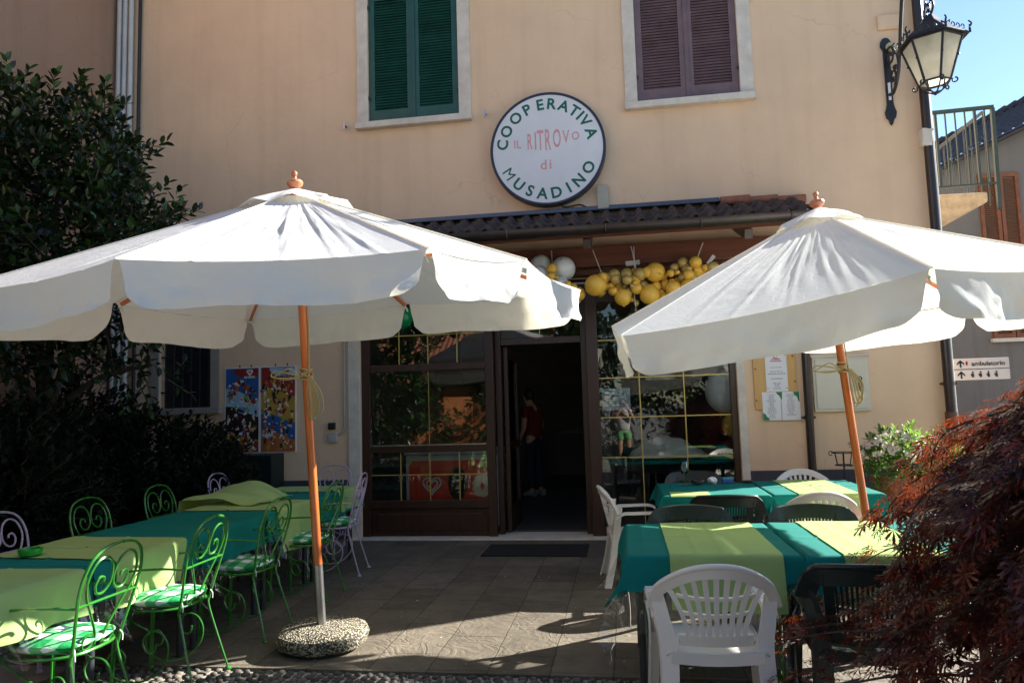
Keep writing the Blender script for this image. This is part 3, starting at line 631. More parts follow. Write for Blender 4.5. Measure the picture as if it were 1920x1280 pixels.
# ------------------------------------------------------------------ street lantern
lt = thing('wall_lantern', 'black wrought iron street lantern hanging from a scrolled wall bracket', 'lantern', (3.105, -.002, 0))
out = [(-.05, 4.60), (-.062, 4.66), (-.045, 4.71), (-.035, 4.76), (-.035, 5.38), (-.06, 5.43), (-.055, 5.48), (-.03, 5.52), (0, 5.53), (.03, 5.52), (.055, 5.48), (.06, 5.43), (.035, 5.38), (.035, 4.76), (.045, 4.71), (.062, 4.66), (.05, 4.60), (.028, 4.575), (.015, 4.53), (0, 4.51), (-.015, 4.53), (-.028, 4.575)]
MB().prism(out, -.022, 0).build('wall_plate', BLK, lt, smooth=False, bevel=.003)
MB().box(-.014, .014, -.026, -.0225, 4.80, 5.0).build('sticker', PAPER, lt, smooth=False)
MB().ball((.03, -.06, 5.40), .05).build('knob', M('cream_knob', (.55, .48, .28), .5), lt)
b = MB()
yz = lambda L: [(0, y, z) for y, z in L]
b.tube(smoothpath(yz([(-.03, 4.86), (-.13, 4.84), (-.26, 4.93), (-.37, 5.12), (-.45, 5.4), (-.56, 5.70), (-.72, 5.88), (-.9, 5.95), (-1.03, 5.86), (-1.05, 5.74), (-1.0, 5.70), (-.95, 5.74)])), .019, 8)
b.tube([(0, y, z) for y, z in spiral(-.12, 5.26, .10, .025, 110, 560, 26)], .012, 6)
b.tube([(0, y, z) for y, z in spiral(-.15, 5.0, .10, .02, 250, -180, 26)], .012, 6)
b.tube(smoothpath(yz([(-.03, 5.36), (-.1, 5.37), (-.2, 5.33), (-.3, 5.2), (-.33, 5.05)])), .014, 6)
b.tube(smoothpath(yz([(-.03, 5.3), (-.05, 5.2), (-.10, 5.1), (-.13, 5.05)])), .011, 6)
for q in ((-.24, 5.08), (-.13, 4.99)): b.ball((0, q[0], q[1]), .035, 1, 1, 1, 1)
b.build('bracket', BLK, lt)
LC = Vector((.035, -1.05, 0))          # lantern axis
z0, z1, r0, r1 = 4.53, 4.93, .135, .262
hexp = lambda r, z, a0=30: [Vector((LC.x+r*math.cos(R(a0+60*i)), LC.y+r*math.sin(R(a0+60*i)), z)) for i in range(6)]
lo, hi = hexp(r0, z0), hexp(r1, z1)
b = MB()
for i in range(6):
    j = (i+1) % 6; b.tube([lo[i], hi[i]], .0115, 6); b.tube([lo[i], lo[j]], .0105, 6); b.tube([hi[i], hi[j]], .012, 6)
    b.ball(lo[i].lerp(hi[i], .55)*1.0 + (lo[i]-LC-Vector((0, 0, z0))).normalized()*.014, .011, n=1)
    d = (lo[i]-Vector((LC.x, LC.y, z0))).normalized()
    cc = lo[i]+d*.035-Vector((0, 0, .02))
    b.tube([lo[i]] + [cc+d*(.022*math.cos(a))+Vector((0, 0, .022*math.sin(a))) for a in np.linspace(2.6, 2.6+5.2, 12)], .0075, 6)
    b.tube(smoothpath([lo[i], Vector((LC.x, LC.y, z0))+d*.10-Vector((0, 0, .055)), Vector((LC.x, LC.y, z0))+d*.045-Vector((0, 0, .095)), Vector((LC.x, LC.y, z0-.105))], 4), .0075, 6)
ring = hexp(.085, z0-.065)
b.tube(ring, .006, 6, closed=True); b.ball((LC.x, LC.y, z0-.11), .02, n=1)
b.build('frame', BLK, lt)
b = MB()
for i in range(6):
    j = (i+1) % 6; q = [lo[i]*.985+LC*.015+Vector((0, 0, z0*.015)), lo[j]*.985+LC*.015+Vector((0, 0, z0*.015)), hi[j]*.985+LC*.015+Vector((0, 0, z1*.015)), hi[i]*.985+LC*.015+Vector((0, 0, z1*.015))]
    b.face([b.bm.verts.new(v) for v in q])
b.build('glass', LGLASS, lt, smooth=False)
b = MB(); e0, e1, e2 = hexp(.325, z1+.0), hexp(.30, z1+.03), hexp(.135, z1+.17)
L3 = [[b.bm.verts.new(v) for v in e] for e in (hexp(.24, z1+.012), e0, e1, e2, hexp(.10, z1+.2), hexp(.05, z1+.28))]
for A, B in zip(L3, L3[1:]):
    for i in range(6): j = (i+1) % 6; b.face([A[i], A[j], B[j], B[i]])
b.face(L3[0], True); b.face(L3[-1])
b.build('hood', BLK, lt, smooth=False)
b = MB()
for i in range(6):
    p = e0[i]; d = (p-Vector((LC.x, LC.y, p.z))).normalized(); t_ = Vector((-d.y, d.x, 0))
    b.tube(smoothpath([p, p+Vector((0, 0, .05)), p+d*.015+Vector((0, 0, .085)), p-d*.01+Vector((0, 0, .12))], 4), [.011]*4+[.010]*4+[.007]*4+[.002])
    for s in (-1, 1): b.tube(smoothpath([p+Vector((0, 0, .03)), p+t_*s*.035+Vector((0, 0, .06)), p+t_*s*.03+Vector((0, 0, .035))], 4), .006, 6)
    A, B_ = e0[i], e0[(i+1) % 6]
    for f in (.3, .5, .7):
        q = A.lerp(B_, f)
        b.tube([q+Vector((0, 0, .015))]+[q+(B_-A).normalized()*(.022*math.cos(a))+Vector((0, 0, .04+.022*math.sin(a))) for a in np.linspace(-1.6, 3.4, 10)], .005, 5)
b.build('crest', BLK, lt)
b = MB()
for i in range(9):
    zc = z1+.30+i*.065; a = i*math.pi/2
    b.tube([(LC.x+.022*math.cos(q)*math.cos(a), LC.y+.022*math.cos(q)*math.sin(a), zc+.045*math.sin(q)) for q in np.linspace(0, 2*math.pi, 13)[:-1]], .008, 6, closed=True)
for s in (-1, 1): b.tube(smoothpath([(LC.x, LC.y+s*.02, z1+.26), (LC.x, LC.y+s*.11, z1+.33), (LC.x, LC.y+s*.06, z1+.43), (LC.x, LC.y+s*.02, z1+.5)]), .012, 6)
b.build('chain', BLK, lt)
MB().lathe([(.015, 0), (.035, .04), (.045, .1), (.035, .16), (.02, .2)], (LC.x, LC.y, z1-.22), 12).build('bulb', M('frosted_bulb', (.7, .68, .6), .4), lt)
# ------------------------------------------------------------------ notices, cabinet, switches
t = thing('notice_board', 'knotty pine board fixed to the wall beside the shop window', 'board', (1.69, -.002, 0))
MB().box(-.235, .225, -.022, 0, 1.40, 2.32).build('board', PINE, t, smooth=False, bevel=.004)
b = MB()
for x, z in ((-.2, 2.02), (.19, 1.98), (-.215, 1.85), (.2, 2.2), (-.22, 1.5), (.2, 1.7)): b.tube([(x, -.0235, z), (x, -.0225, z)], .012)
b.build('wood_knot', M('pine_knot', (.25, .10, .03), .6), t); MB().ball((0, -.024, 2.10), .014, n=1).build('screw', STEEL, t)
def paper(name, label, x0, x1, z0, z1, y, rows, extra=None, mt=PAPER):
    t = thing(name, label, 'notice', (0, y, 0), 0, 'paper notices beside the entrance')
    MB().box(x0, x1, -.002, 0, z0, z1).build('sheet', mt, t, smooth=False)
    b = MB(); rr = random.Random(label)
    for (za, zb, lh, wmin, wmax) in rows:
        z = za
        while z > zb:
            w = rr.uniform(wmin, wmax)*(x1-x0)/2; xm = (x0+x1)/2; x = xm-w
            while x < xm+w:
                ww = rr.uniform(.012, .03)
                b.box(x, min(x+ww, xm+w), -.003, -.0021, z-lh*.25, z+lh*.25); x += ww+.006
            z -= lh*1.35
    b.build('printed_lines', INK, t, smooth=False)
    if extra: extra(t)
    return t
def logo(t):
    b = MB(); b.tube([(1.70+.022*math.cos(a), -.003, 1.982+.02*math.sin(a)) for a in np.linspace(0.2, 5.6, 14)], .004, 5); b.build('emblem', INK, t)
    b = MB(); b.box(1.655, 1.745, -.003, -.0021, 1.945, 1.957); b.box(1.64, 1.76, -.003, -.0021, 1.925, 1.935); b.build('printed_title', INKR, t, smooth=False)
    b = MB()
    for sx in (-1, 1):
        for z, s in ((1.99, 1), (1.63, -1)): b.box(1.70+sx*.10-.012, 1.70+sx*.10+.012, -.003, -.0021, z-.003, z+.003)
    b.build('corner_ornament', INK, t, smooth=False)
paper('menu_sheet', 'upper white menu sheet with a small red crest pinned to the pine board', 1.585, 1.815, 1.595, 2.03, -.026, [(1.86, 1.845, .012, .5, .55), (1.815, 1.80, .014, .55, .75), (1.79, 1.77, .018, .7, .85), (1.735, 1.72, .018, .5, .6), (1.69, 1.62, .01, .2, .4)], logo)
def leaves1(t):
    b = MB()
    b.prism([(1.68, 1.588), (1.745, 1.588), (1.74, 1.5), (1.725, 1.52), (1.715, 1.545), (1.695, 1.56)], -.003, -.0021)
    b.prism([(1.532, 1.28), (1.60, 1.28), (1.59, 1.305), (1.57, 1.32), (1.56, 1.345), (1.532, 1.365)], -.003, -.0021); b.build('leaf_print', INKG, t, smooth=False)
def leaves2(t):
    b = MB(); b.prism([(1.86, 1.586), (1.925, 1.586), (1.925, 1.47), (1.91, 1.49), (1.9, 1.53), (1.875, 1.55)], -.003, -.0021); b.build('leaf_print', INKG, t, smooth=False)
paper('menu_sheet', 'lower left menu sheet with green leaf corners below the crested menu', 1.53, 1.727, 1.278, 1.59, -.03, [(1.56, 1.30, .0085, .2, .55)], leaves1)
paper('menu_sheet', 'lower right menu sheet with one green leaf corner below the crested menu', 1.733, 1.93, 1.276, 1.588, -.029, [(1.56, 1.32, .0085, .2, .55)], leaves2)
t = thing('meter_cabinet', 'cream metal meter cabinet with a padlocked door on the wall', 'cabinet', (2.365, -.002, 1.655))
MB().box(-.29, .29, -.05, 0, -.30, .295).build('case', CREAMM, t, smooth=False, bevel=.006)
MB().box(-.305, .305, -.075, 0, .2955, .315).build('hood', CREAMM, t, smooth=False, bevel=.004)
MB().box(-.262, .265, -.062, -.0505, -.27, .27).build('door', CREAMM, t, smooth=False, bevel=.004)
b = MB(); b.tube([(.185, -.062, .05), (.185, -.085, .05)], .026, 12); b.tube([(.185, -.075, .03)]+[(.185+.018*math.cos(a), -.078, -.0+.02*math.sin(a)) for a in np.linspace(.3, 2.8, 8)], .005, 6)
b.tube([(.170, -.08, -.03), (.170, -.08, .015), (.185, -.08, .03), (.20, -.08, .015), (.20, -.08, -.03)], .005, 6); b.box(.158, .212, -.092, -.07, -.085, -.028); b.build('padlock', BLK, t, smooth=False, bevel=.004)
MB().tube([(.186, -.0855, .053), (.186, -.09, .053)], .012, 10).build('lock_barrel', STEEL, t)
for x, z, s, lab, mt in ((-3.49, 1.345, .042, 'small dark square switch on the wall left of the shop window', DGREEN), (-3.48, 1.205, .055, 'grey socket box at the end of the conduit left of the shop window', GREYP)):
    t = thing('electric_box', lab, 'electric box', (x, -.002, z)); MB().box(-s, s, -.05, 0, -s, s).build('case', mt, t, smooth=False, bevel=.008); MB().box(-s*.6, s*.6, -.056, -.0505, -s*.55, s*.55).build('cover', GREYP if mt is GREYP else BLK, t, smooth=False, bevel=.003)
t = thing('notice', 'pale blue handwritten notice stuck inside the right shop window', 'notice', (0, 0, 0))
MB().box(-.235, .09, .078, .080, 1.44, 1.69).build('sheet', BLUEP, t, smooth=False)
b = MB(); rr = random.Random(2)
for i in range(7): z = 1.66-i*.03; b.box(-.21, -.21+rr.uniform(.15, .26), .0765, .0775, z-.003, z+.003)
b.build('handwriting', INK, t, smooth=False)
o = MB().box(-4.73, -4.10, -.35, -.03, .001, 1.035).build('storage_cabinet', DGREEN, None, smooth=False, bevel=.01); tag(o, 'plain dark green cabinet against the wall under the posters', 'cabinet')
# ------------------------------------------------------------------ ice cream posters
def heart_outline(cx, cz, s, n=28):
    return [(cx+s*.058*16*math.sin(t)**3/1.0, cz+s*.058*(13*math.cos(t)-5*math.cos(2*t)-2*math.cos(3*t)-math.cos(4*t))) for t in np.linspace(0, 2*math.pi, n, endpoint=False)]
def heart_logo(b, cx, cz, s, y):
    for k, w in ((1.0, .10), (.62, .085)):
        o = heart_outline(cx, cz, s*k); b.tube([(x, y, z) for x, z in o], s*w, 6, closed=True)
def wave(x0, x1, z, a, n=14, ph=0, slope=0): return [(x0+(x1-x0)*i/n, z+slope*(i/n)+a*math.sin(ph+i/n*5)) for i in range(n+1)]
def poster(label, x0, x1, bands, seed, logo_bg, lx):
    t = thing('ice_cream_poster', label, 'poster', (0, -.002, 0), 0, 'ice cream posters on the wall'); z0, z1 = 1.045, 2.10
    MB().box(x0, x1, -.012, 0, z0, z1).build('board', PWHT, t, smooth=False)
    b = MB(); mats = []; xi, xj = x0+.012, x1-.012; w = xj-xi
    def use(mt):
        if mt not in mats: mats.append(mt)
        b.slot(mats.index(mt))
    y = -.0125
    for mt, zt, zb, at, ab, st, sb in bands:
        use(mt); top = wave(xi, xj, zt, at, slope=st); bot = wave(xi, xj, zb, ab, slope=sb)
        top = [(x, min(z, z1-.012)) for x, z in top]; bot = [(x, max(z0+.012, z)) for x, z in bot]
        b.prism(bot+top[::-1], y-.0006, y); y -= .0004
    use(logo_bg[0]); cx = lx
    b.prism([(max(xi, min(xj, cx+.20*math.cos(a)*1.1)), min(z1-.012, z1-.02+.115*math.sin(a))) for a in np.linspace(math.pi, 2*math.pi, 16)], y-.0006, y); y -= .0008
    use(logo_bg[1]); heart_logo(b, cx, z1-.062, .042, y-.001)
    rr = random.Random(seed)
    for i in range(120):
        x = rr.uniform(xi+.03, xj-.03); z = rr.uniform(z0+.04, z1-.17); s = rr.uniform(.016, .032); y -= .00003
        k = rr.random(); a = rr.uniform(-.6, .6); ca, sa = math.cos(a), math.sin(a)
        T = lambda L: [(x+s*(p*ca-q*sa), z+s*(p*sa+q*ca)) for p, q in L]
        if k < .35:       # cone
            use(rr.choice([PORA, BRN, CREAMC])); b.prism(T([(-.7, .5), (0, -2), (.7, .5)]), y-.0006, y); use(rr.choice([CREAMC, BRN, PWHT, PRED])); b.prism(T([(.85*math.cos(q), .6+.9*math.sin(q)) for q in np.linspace(-.3, 3.4, 9)]), y-.0008, y-.0002)
        elif k < .7:      # bar on a stick
            use(CREAMC); b.prism(T([(-.15, -2), (.15, -2), (.15, -.9), (-.15, -.9)]), y-.0006, y)
            use(rr.choice([BRN, CREAMC, PRED, PORA, PYEL, PGRN, PBLK])); b.prism(T([(-.6, -1), (.6, -1), (.62, 1)]+[(.6*math.cos(q), 1+.6*math.sin(q)) for q in np.linspace(.3, 2.8, 6)]+[(-.62, 1)]), y-.0008, y-.0002)
        elif k < .82:     # wrapper
            use(rr.choice([PBLUE, PRED, PBLK, PYEL, PSKY])); b.prism(T([(-1.8, -.6), (1.8, -.6), (1.6, 0), (1.8, .6), (-1.8, .6), (-1.6, 0)]), y-.0007, y); use(PWHT); b.prism(T([(-1, -.12), (1, -.12), (1, .12), (-1, .12)]), y-.0009, y-.0006)
        else:             # price dot
            use(PWHT); b.prism(T([(.45*math.cos(q), .35*math.sin(q)) for q in np.linspace(0, 6.0, 9)]), y-.0008, y)
    use(PRED); b.prism([(xi, z0+.012), (xj, z0+.012), (xj, z0+.02), (xi, z0+.02)], y-.001, y)
    b.build('print', mats, t, smooth=False)
    text_obj('brand_lettering', 'ALGIDA', .042, logo_bg[1], t, Matrix.Translation((cx, y-.001, z1-.125)), offset=.0012, extrude=.0005)
    b = MB(); b.tube([(x0+w*.45, -.01, z1), (x0+w*.45, -.01, z1+.03)], .008); b.tube([(x1-w*.25, -.01, z1), (x1-w*.25, -.01, z1+.03)], .008); b.build('hook', BLK, t)
poster('left ice cream poster with blue and black bands and a red logo corner', -4.892, -4.432, [(PBLUE, 2.1, 1.70, 0, .02, 0, -.12), (PSKY, 1.84, 1.55, .02, .02, -.14, -.06), (PBLK, 1.62, 1.05, .02, 0, -.12, 0), (PYEL, 1.30, 1.16, .0, .0, -.1, -.02), (PRED, 1.15, 1.05, -.01, 0, .03, 0)], 5, (PRED, PWHT), -4.56)
poster('right ice cream poster with red, yellow and orange bands', -4.422, -3.955, [(PRED, 2.1, 1.75, 0, .01, 0, -.12), (PYEL, 1.84, 1.45, .02, .02, -.1, -.08), (PBLUE, 1.52, 1.27, .02, .02, -.10, -.09), (PORA, 1.33, 1.05, .02, 0, -.12, 0)], 9, (PSKY, PRED), -4.08)
# doormat
o = MB().box(-1.50, -.42, -1.0, -.40, .001, .016).build('doormat', MATM, None, smooth=False, bevel=.004); tag(o, 'black ribbed doormat on the paving in front of the entrance', 'doormat')
# ------------------------------------------------------------------ parasols
def parasol(label, base, apex, V, h_val, seed, steel=None, floor_base=True, rope_z=1.75, curl=None):
    base, apex = Vector(base), Vector(apex); V = [Vector(v) for v in V]; N = len(V)
    t = thing('garden_parasol', label, 'parasol', base, 0, 'large cream garden parasols'); A = apex-base; V = [v-base for v in V]
    ctr = sum(V, Vector())/N
    def nrm(P, Q): n = (P-A).cross(Q-A).normalized(); return n if n.z > 0 else -n
    # canopy
    b = MB(); NU, NV = 84, 44
    for k in range(N):
        P, Q = V[k], V[(k+1) % N]; n = nrm(P, Q); L = (Q-P).length
        rs = random.Random(seed*31+k)
        streaks = [(rs.uniform(.12, .88), rs.uniform(.10, .8), rs.uniform(-1, 1), rs.uniform(.005, .011), rs.choice((-1, 1, 1))*rs.uniform(.002, .0055)) for _ in range(34)]
        def f(u, v, P=P, Q=Q, n=n, k=k, streaks=streaks, L=L):
            tt = .05+.95*v; p = A.lerp(P.lerp(Q, u), tt)
            e = 4*u*(1-u)
            d = -.055*e*tt*(1-.35*tt)
            env = e*math.sin(math.pi*min(1, tt*1.02))
            d += .007*env*min(1, (tt/.6)**1.5)*noise.noise(((u-.5)*9*(.5+.5*tt), tt*2.2, seed+k*7.3)) + .006*env*noise.noise((u*19, tt*5, seed+k*3.1))
            for (su, sv, sl, w, a) in streaks:
                du = (u-su-sl*.10*(tt-sv)); g = math.exp(-(du/w)**2)*math.exp(-((tt-sv)/.26)**2)
                d += a*g*min(1, e*1.6)*min(1, (tt/.55)**1.6)
            d += .004*e*noise.noise((u*6, tt*60, k+seed))*max(0, noise.noise((u*5+3, tt*3, k)))*2.0
            return p+n*d
        b.grid(f, NU, NV)
    bmesh.ops.remove_doubles(b.bm, verts=b.bm.verts, dist=.0015)
    b.build('canopy', FABRIC, t, auto=180, recalc=True)
    # seams along the ribs
    b = MB()
    for k in range(N): b.tube([A.lerp(V[k], s)+Vector((0, 0, .004)) for s in (.1, .4, .7, 1.0)], .0045, 5)
    b.build('seam', FABRIC, t)
    # valance, one flap per side
    for k in range(N):
        P, Q = V[k], V[(k+1) % N]; outd = ((P+Q)/2-ctr); outd.z = 0; outd.normalize(); L = (Q-P).length; ed = (Q-P).normalized()
        b = MB(); rs = random.Random(seed*17+k); ph = rs.uniform(0, 6); s0 = rs.uniform(.8, 1.2)
        cl = (curl or {}).get(k, 0)
        def f(u, v, P=P, Q=Q, outd=outd, ed=ed, L=L, ph=ph, k=k, cl=cl):
            ins = (.012+.055*v**.7+.035*max(0, (v-.8)/.2)**2)
            s = ins/L+(1-2*ins/L)*u; p = P.lerp(Q, s); e = 4*s*(1-s)
            endn = math.exp(-((s*L)/.16)**2)+math.exp(-(((1-s)*L)/.16)**2)
            w = .014*math.sin(s*L*9+ph)+.030*noise.noise((s*L*3.1, v*1.2, seed+k*5.5))+.017*noise.noise((s*L*11, v*3, seed+k))
            hh = h_val*(1+.03*math.sin(s*9+ph)+.05*noise.noise((s*5, 2.2, seed+k)))
            p = p+Vector((0, 0, -.055*e*.58*.0))-Vector((0, 0, 1))*(hh*v*(1-.10*max(0, (abs(2*u-1)-.9)/.1)**2)+.032*e)+outd*(w*v*1.4-.02*e+.03*v*v-.035*endn*v+cl*v*v*.3)
            return p
        b.grid(f, 44, 12); b.build('valance', FABRIC, t, auto=180, recalc=False)
    # wind vent cap
    b = MB()
    ringN = N*8
    def fc(u, v):
        a = u*N; k = int(a) % N; fr = a-int(a); rim = V[k].lerp(V[(k+1) % N], fr); s = .015+.185*v
        p = A.lerp(rim, s); q = abs(2*fr-1)
        return p+Vector((0, 0, .035+.010*v+.028*v*(1-q)*(.4+.9*noise.noise((k*2.3, seed, 0))**2)-.028*v*v*q*1.2+.012*v*noise.noise((u*30, v*3, seed))))
    b.grid(fc, ringN, 6); bmesh.ops.remove_doubles(b.bm, verts=b.bm.verts, dist=.0008); b.build('vent_cap', FABRIC, t, auto=180)
    ax = A.normalized(); q = ax.to_track_quat('Z', 'Y').to_matrix().to_4x4(); q.translation = A+ax*.028
    MB().lathe([(.028, 0), (.034, .006), (.05, .02), (.056, .036), (.05, .052), (.03, .062), (.014, .07), (.012, .082), (.018, .092), (.021, .105), (.017, .118), (.006, .126)], seg=24, M4=q).build('finial', FINW, t)
    # pole, steel foot, ribs, struts, runner
    z_st = steel or .02
    MB().tube([ax*z_st, ax*(A.length+.0)], .0285, 20).build('pole', POLEW, t)
    if steel: MB().tube([ax*.06, ax*(z_st-.002)], .030, 20).build('steel_tube', STEEL, t)
    hub = ax*(A.length-.07); run = ax*(A.length-.62)
    for k in range(N):
        e = V[k].lerp(A, .035)-Vector((0, 0, .038)); b = MB(); b.bar(hub, e, .018, .028); rb = b.build('rib', POLEW, t, smooth=False, bevel=.003)
        MB().bar(run, hub.lerp(e, .52), .016, .022).build('strut', POLEW, rb, smooth=False)
        b = MB(); b.tube([e+Vector((.012*math.cos(a), .012*math.sin(a), -.02)) for a in np.linspace(0, 6.2, 8)], .006, 5); b.tube([e, e+Vector((.02, .015, -.05))], .006, 5); b.build('tie', FABRIC, rb)
    b = MB(); b.tube([run-ax*.04, run+ax*.04], .045, 16); b.tube([hub-ax*.03, hub+ax*.05], .045, 16); b.build('hub', POLEW, t)
    # cord wound round the pole, with loops hanging
    rr = random.Random(seed); b = MB(); c0 = ax*rope_z
    side = Vector((1, 0, 0)); fwd = ax.cross(side).normalized(); side = fwd.cross(ax).normalized()
    pts = []
    for i in range(64):
        a = i*.5; pts.append(c0+ax*(.035*math.sin(i*.31)+i*.0004)+side*(.036+.004*math.sin(i))*math.cos(a)+fwd*(.036+.004*math.cos(i*1.3))*math.sin(a))
    b.tube(pts, .0062, 6)
    for j in range(5):
        o = rr.uniform(-.02, .05); L = rr.uniform(.20, .27); w = rr.uniform(.03, .055)
        s = c0+side*(.035)+fwd*(-.035)+ax*.0
        b.tube(smoothpath([s+side*(.0+o*.2), s+side*(o)-ax*L*.5-fwd*.01, s+side*(o+.01)-ax*L, s+side*(o+w*.5)-ax*(L+.022), s+side*(o+w)-ax*(L-.02), s+side*(o+w*.9)-ax*L*.5-fwd*.012, s+side*.01]), .005, 6)
    for j in range(2):
        b.tube(smoothpath([c0+side*-.03-fwd*.035, c0+side*-.10-fwd*.05+ax*(.03+.03*j), c0+side*(-.2)-fwd*.05+ax*(.05-.03*j), c0+side*-.22-fwd*.05+ax*(.015), c0+side*-.12-fwd*.045-ax*.01*j, c0+side*-.03-fwd*.037]), .005, 6)
    b.tube(smoothpath([c0+side*.03-fwd*.03, c0+side*.034-fwd*.01+ax*.2, c0+side*.036+ax*.45, run+side*.045]), .005, 6)
    b.build('cord', ROPE, t)
    if floor_base:
        b = MB(); b.lathe([(.23, 0), (.285, .03), (.298, .07), (.285, .105), (.24, .128), (.12, .14), (.05, .142)], seg=48)
        for v in b.bm.verts: v.co += Vector((0, 0, .012*noise.noise(v.co*7)))*(1 if v.co.z > .02 else 0)
        b.build('base', BASE, t)
    return t
VL = [Vector((-2.436, -5.220, 2.285)), Vector((-0.963, -4.780, 2.340)), Vector((-0.524, -4.200, 2.371)), Vector((-0.277, -2.950, 2.368)), Vector((-1.708, -2.700, 2.374)), Vector((-3.079, -2.750, 2.310)), Vector((-3.410, -3.950, 2.295)), Vector((-3.703, -4.950, 2.230))]
parasol('left cream parasol open above the scrolled iron chairs, on a pebbled concrete foot', (-1.99, -3.79, 0), Vector((-2.148, -3.840, 3.007)), VL, .235, 3, steel=.52)
VR = [Vector((0.006, -4.300, 1.883)), Vector((1.478, -4.750, 2.098)), Vector((2.76, -3.92, 2.22)), Vector((2.669, -2.450, 2.201)), Vector((1.40, -1.98, 2.13)), Vector((-0.059, -2.700, 2.108))]
parasol('right cream parasol tilted over the plastic chairs and cloth covered tables', (1.80, -2.6, 0), Vector((1.549, -2.650, 2.935)), VR, .24, 11, steel=None, rope_z=1.72, curl={5: -.25})
# ------------------------------------------------------------------ tables and cloths
TZ = .735
def table(label, x0, x1, y0, y1, group):
    cx, cy = (x0+x1)/2, (y0+y1)/2; t = thing('terrace_table', label, 'table', (cx, cy, 0), 0, group); w, d = (x1-x0)/2, (y1-y0)/2
    MB().box(-w, w, -d, d, TZ-.03, TZ-.002).build('tabletop', TBL, t, smooth=False, bevel=.006)
    for sx in (-1, 1):
        for sy in (-1, 1): MB().tube([(sx*(w-.06), sy*(d-.06), .0), (sx*(w-.06), sy*(d-.06), TZ-.031)], .022, 12).build('leg', TBL, t)
    return t
def drape(name, label, mt, rect, ext, z, seed, cat='tablecloth', group=None, off=0.0, rip=1.0, skew=0.0, crease=True, step=.0125, lift=None, kind=None):
    """cloth of extent ext=(u0,u1,v0,v1) lying on table rect=(x0,x1,y0,y1); what passes an edge hangs down"""
    x0, x1, y0, y1 = rect; u0, u1, v0, v1 = ext; cx, cy = (x0+x1)/2, (y0+y1)/2
    nu, nv = max(8, int((u1-u0)/step)), max(8, int((v1-v0)/step))
    def f(a, b_):
        u = u0+(u1-u0)*a; v = v0+(v1-v0)*b_+skew*(u-cx)
        dx = max(x0-u, u-x1, 0); sx = -1 if u < x0 else 1; dy = max(y0-v, v-y1, 0); sy = -1 if v < y0 else 1
        px = min(max(u, x0), x1); py = min(max(v, y0), y1); mn = min(dx, dy); h = math.hypot(dx, dy)
        fl = lambda d: (.008+off)*(1-math.exp(-d/.008)) + .05*d
        pz = z+off-.93*h if mn > 0 else z+off-max(dx, dy)
        wx = rip*dx*(.10*math.sin(v*17+seed)+.22*noise.noise((v*5, dx*2, seed))+.06); wy = rip*dy*(.10*math.sin(u*17+seed*2)+.22*noise.noise((u*5, dy*2, seed+4))+.06)
        px += sx*(fl(dx)+max(-.3*dx, wx)) if dx > 0 else 0; py += sy*(fl(dy)+max(-.3*dy, wy)) if dy > 0 else 0
        if mn > 0: px += sx*.36*mn; py += sy*.36*mn
        if h == 0 or h < .02:
            e = min(1, min(px-x0, x1-px, py-y0, y1-py)/.05) if h == 0 else 0
            e = max(0, e)
            pz += .0025*noise.noise((u*6, v*6, seed))+.0022*noise.noise((u*2, v*2, seed+3))
            if crease: pz += .008*(math.exp(-abs(u-(u0+u1)/2)/.008)+math.exp(-abs(v-(v0+v1)/2)/.008)+.6*math.exp(-abs(u-u0*.75-u1*.25)/.008)+.6*math.exp(-abs(v-v0*.25-v1*.75)/.008))*e
        if lift: px, py, pz = lift(u, v, px, py, pz)
        return Vector((px-cx, py-cy, pz))
    o = MB().grid(f, nu, nv).build(name, mt, None, auto=60); o.location = (cx, cy, 0)
    return tag(o, label, cat, group, kind)
def cover_set(lab, rect, runner, along, seed, ov=(.2, .2, .2, .2), rov=.25, group='', film=True, lime=True, skew=0.0, scroll=False):
    x0, x1, y0, y1 = rect; l, r_, f_, b_ = ov
    tt = table('table under the cloth '+lab.replace('on the', 'of the').replace('long row of iron chairs', 'iron chair row').replace('of the row table that shows', 'of the row that shows'), *rect, group='tables under teal cloths')
    if scroll:
        for sx in (-1, 1):
            for sy in (-1, 1):
                X = sx*((x1-x0)/2-.10); b = MB(); b.tube(smoothpath([(X, sy*.40, z) if q else (X, sy*y, z) for q, y, z in [(0, .30, .60), (0, .40, .42), (0, .36, .30), (0, .28, .28), (0, .25, .34), (0, .30, .38), (0, .33, .34)]], 5), .009, 7); b.tube(smoothpath([(X, sy*y, z) for y, z in [(.36, .30), (.42, .16), (.40, .05), (.33, .02), (.28, .07), (.31, .13), (.35, .10)]], 5), .009, 7); b.build('scroll', GRN, tt)
    if film: drape('clear_table_cover', 'clear plastic sheet showing below the cloth '+lab.replace('on the', 'of the').replace('of the long row of iron chairs', 'of the iron chair row'), FILM, rect, (x0-.36, x1+.34, y0-.36, y1+.32), TZ, seed, 'table cover', 'clear plastic table covers', -.004, 1.0, crease=False, step=.03)
    drape('tablecloth', 'teal paper tablecloth '+lab, TEAL, rect, (x0-l, x1+r_, y0-f_, y1+b_), TZ, seed, 'tablecloth', 'teal tablecloths', .004)
    if lime:
        e = (runner[0], runner[1], y0-rov, y1+rov) if along == 'y' else (x0-rov, x1+rov, runner[0], runner[1])
        drape('table_runner', 'lime green runner '+lab, LIME, rect, e, TZ, seed, 'table runner', 'lime table runners', .011, skew=skew)
RECT = {'RF': (-.01, .83, -4.60, -3.62), 'RR': (.865, 1.71, -4.60, -3.60), 'BK': (.30, 1.15, -2.22, -1.24), 'BR': (1.18, 2.02, -2.20, -1.16)}
cover_set('on the table behind the nearest white chair', RECT['RF'], (.20, .745), 'y', 1, (.2, .10, .17, .1), .27, film=True, scroll=True)
cover_set('on the table beside the red maple', RECT['RR'], (1.03, 1.50), 'y', 2, (.10, .2, .17, .1), .25)
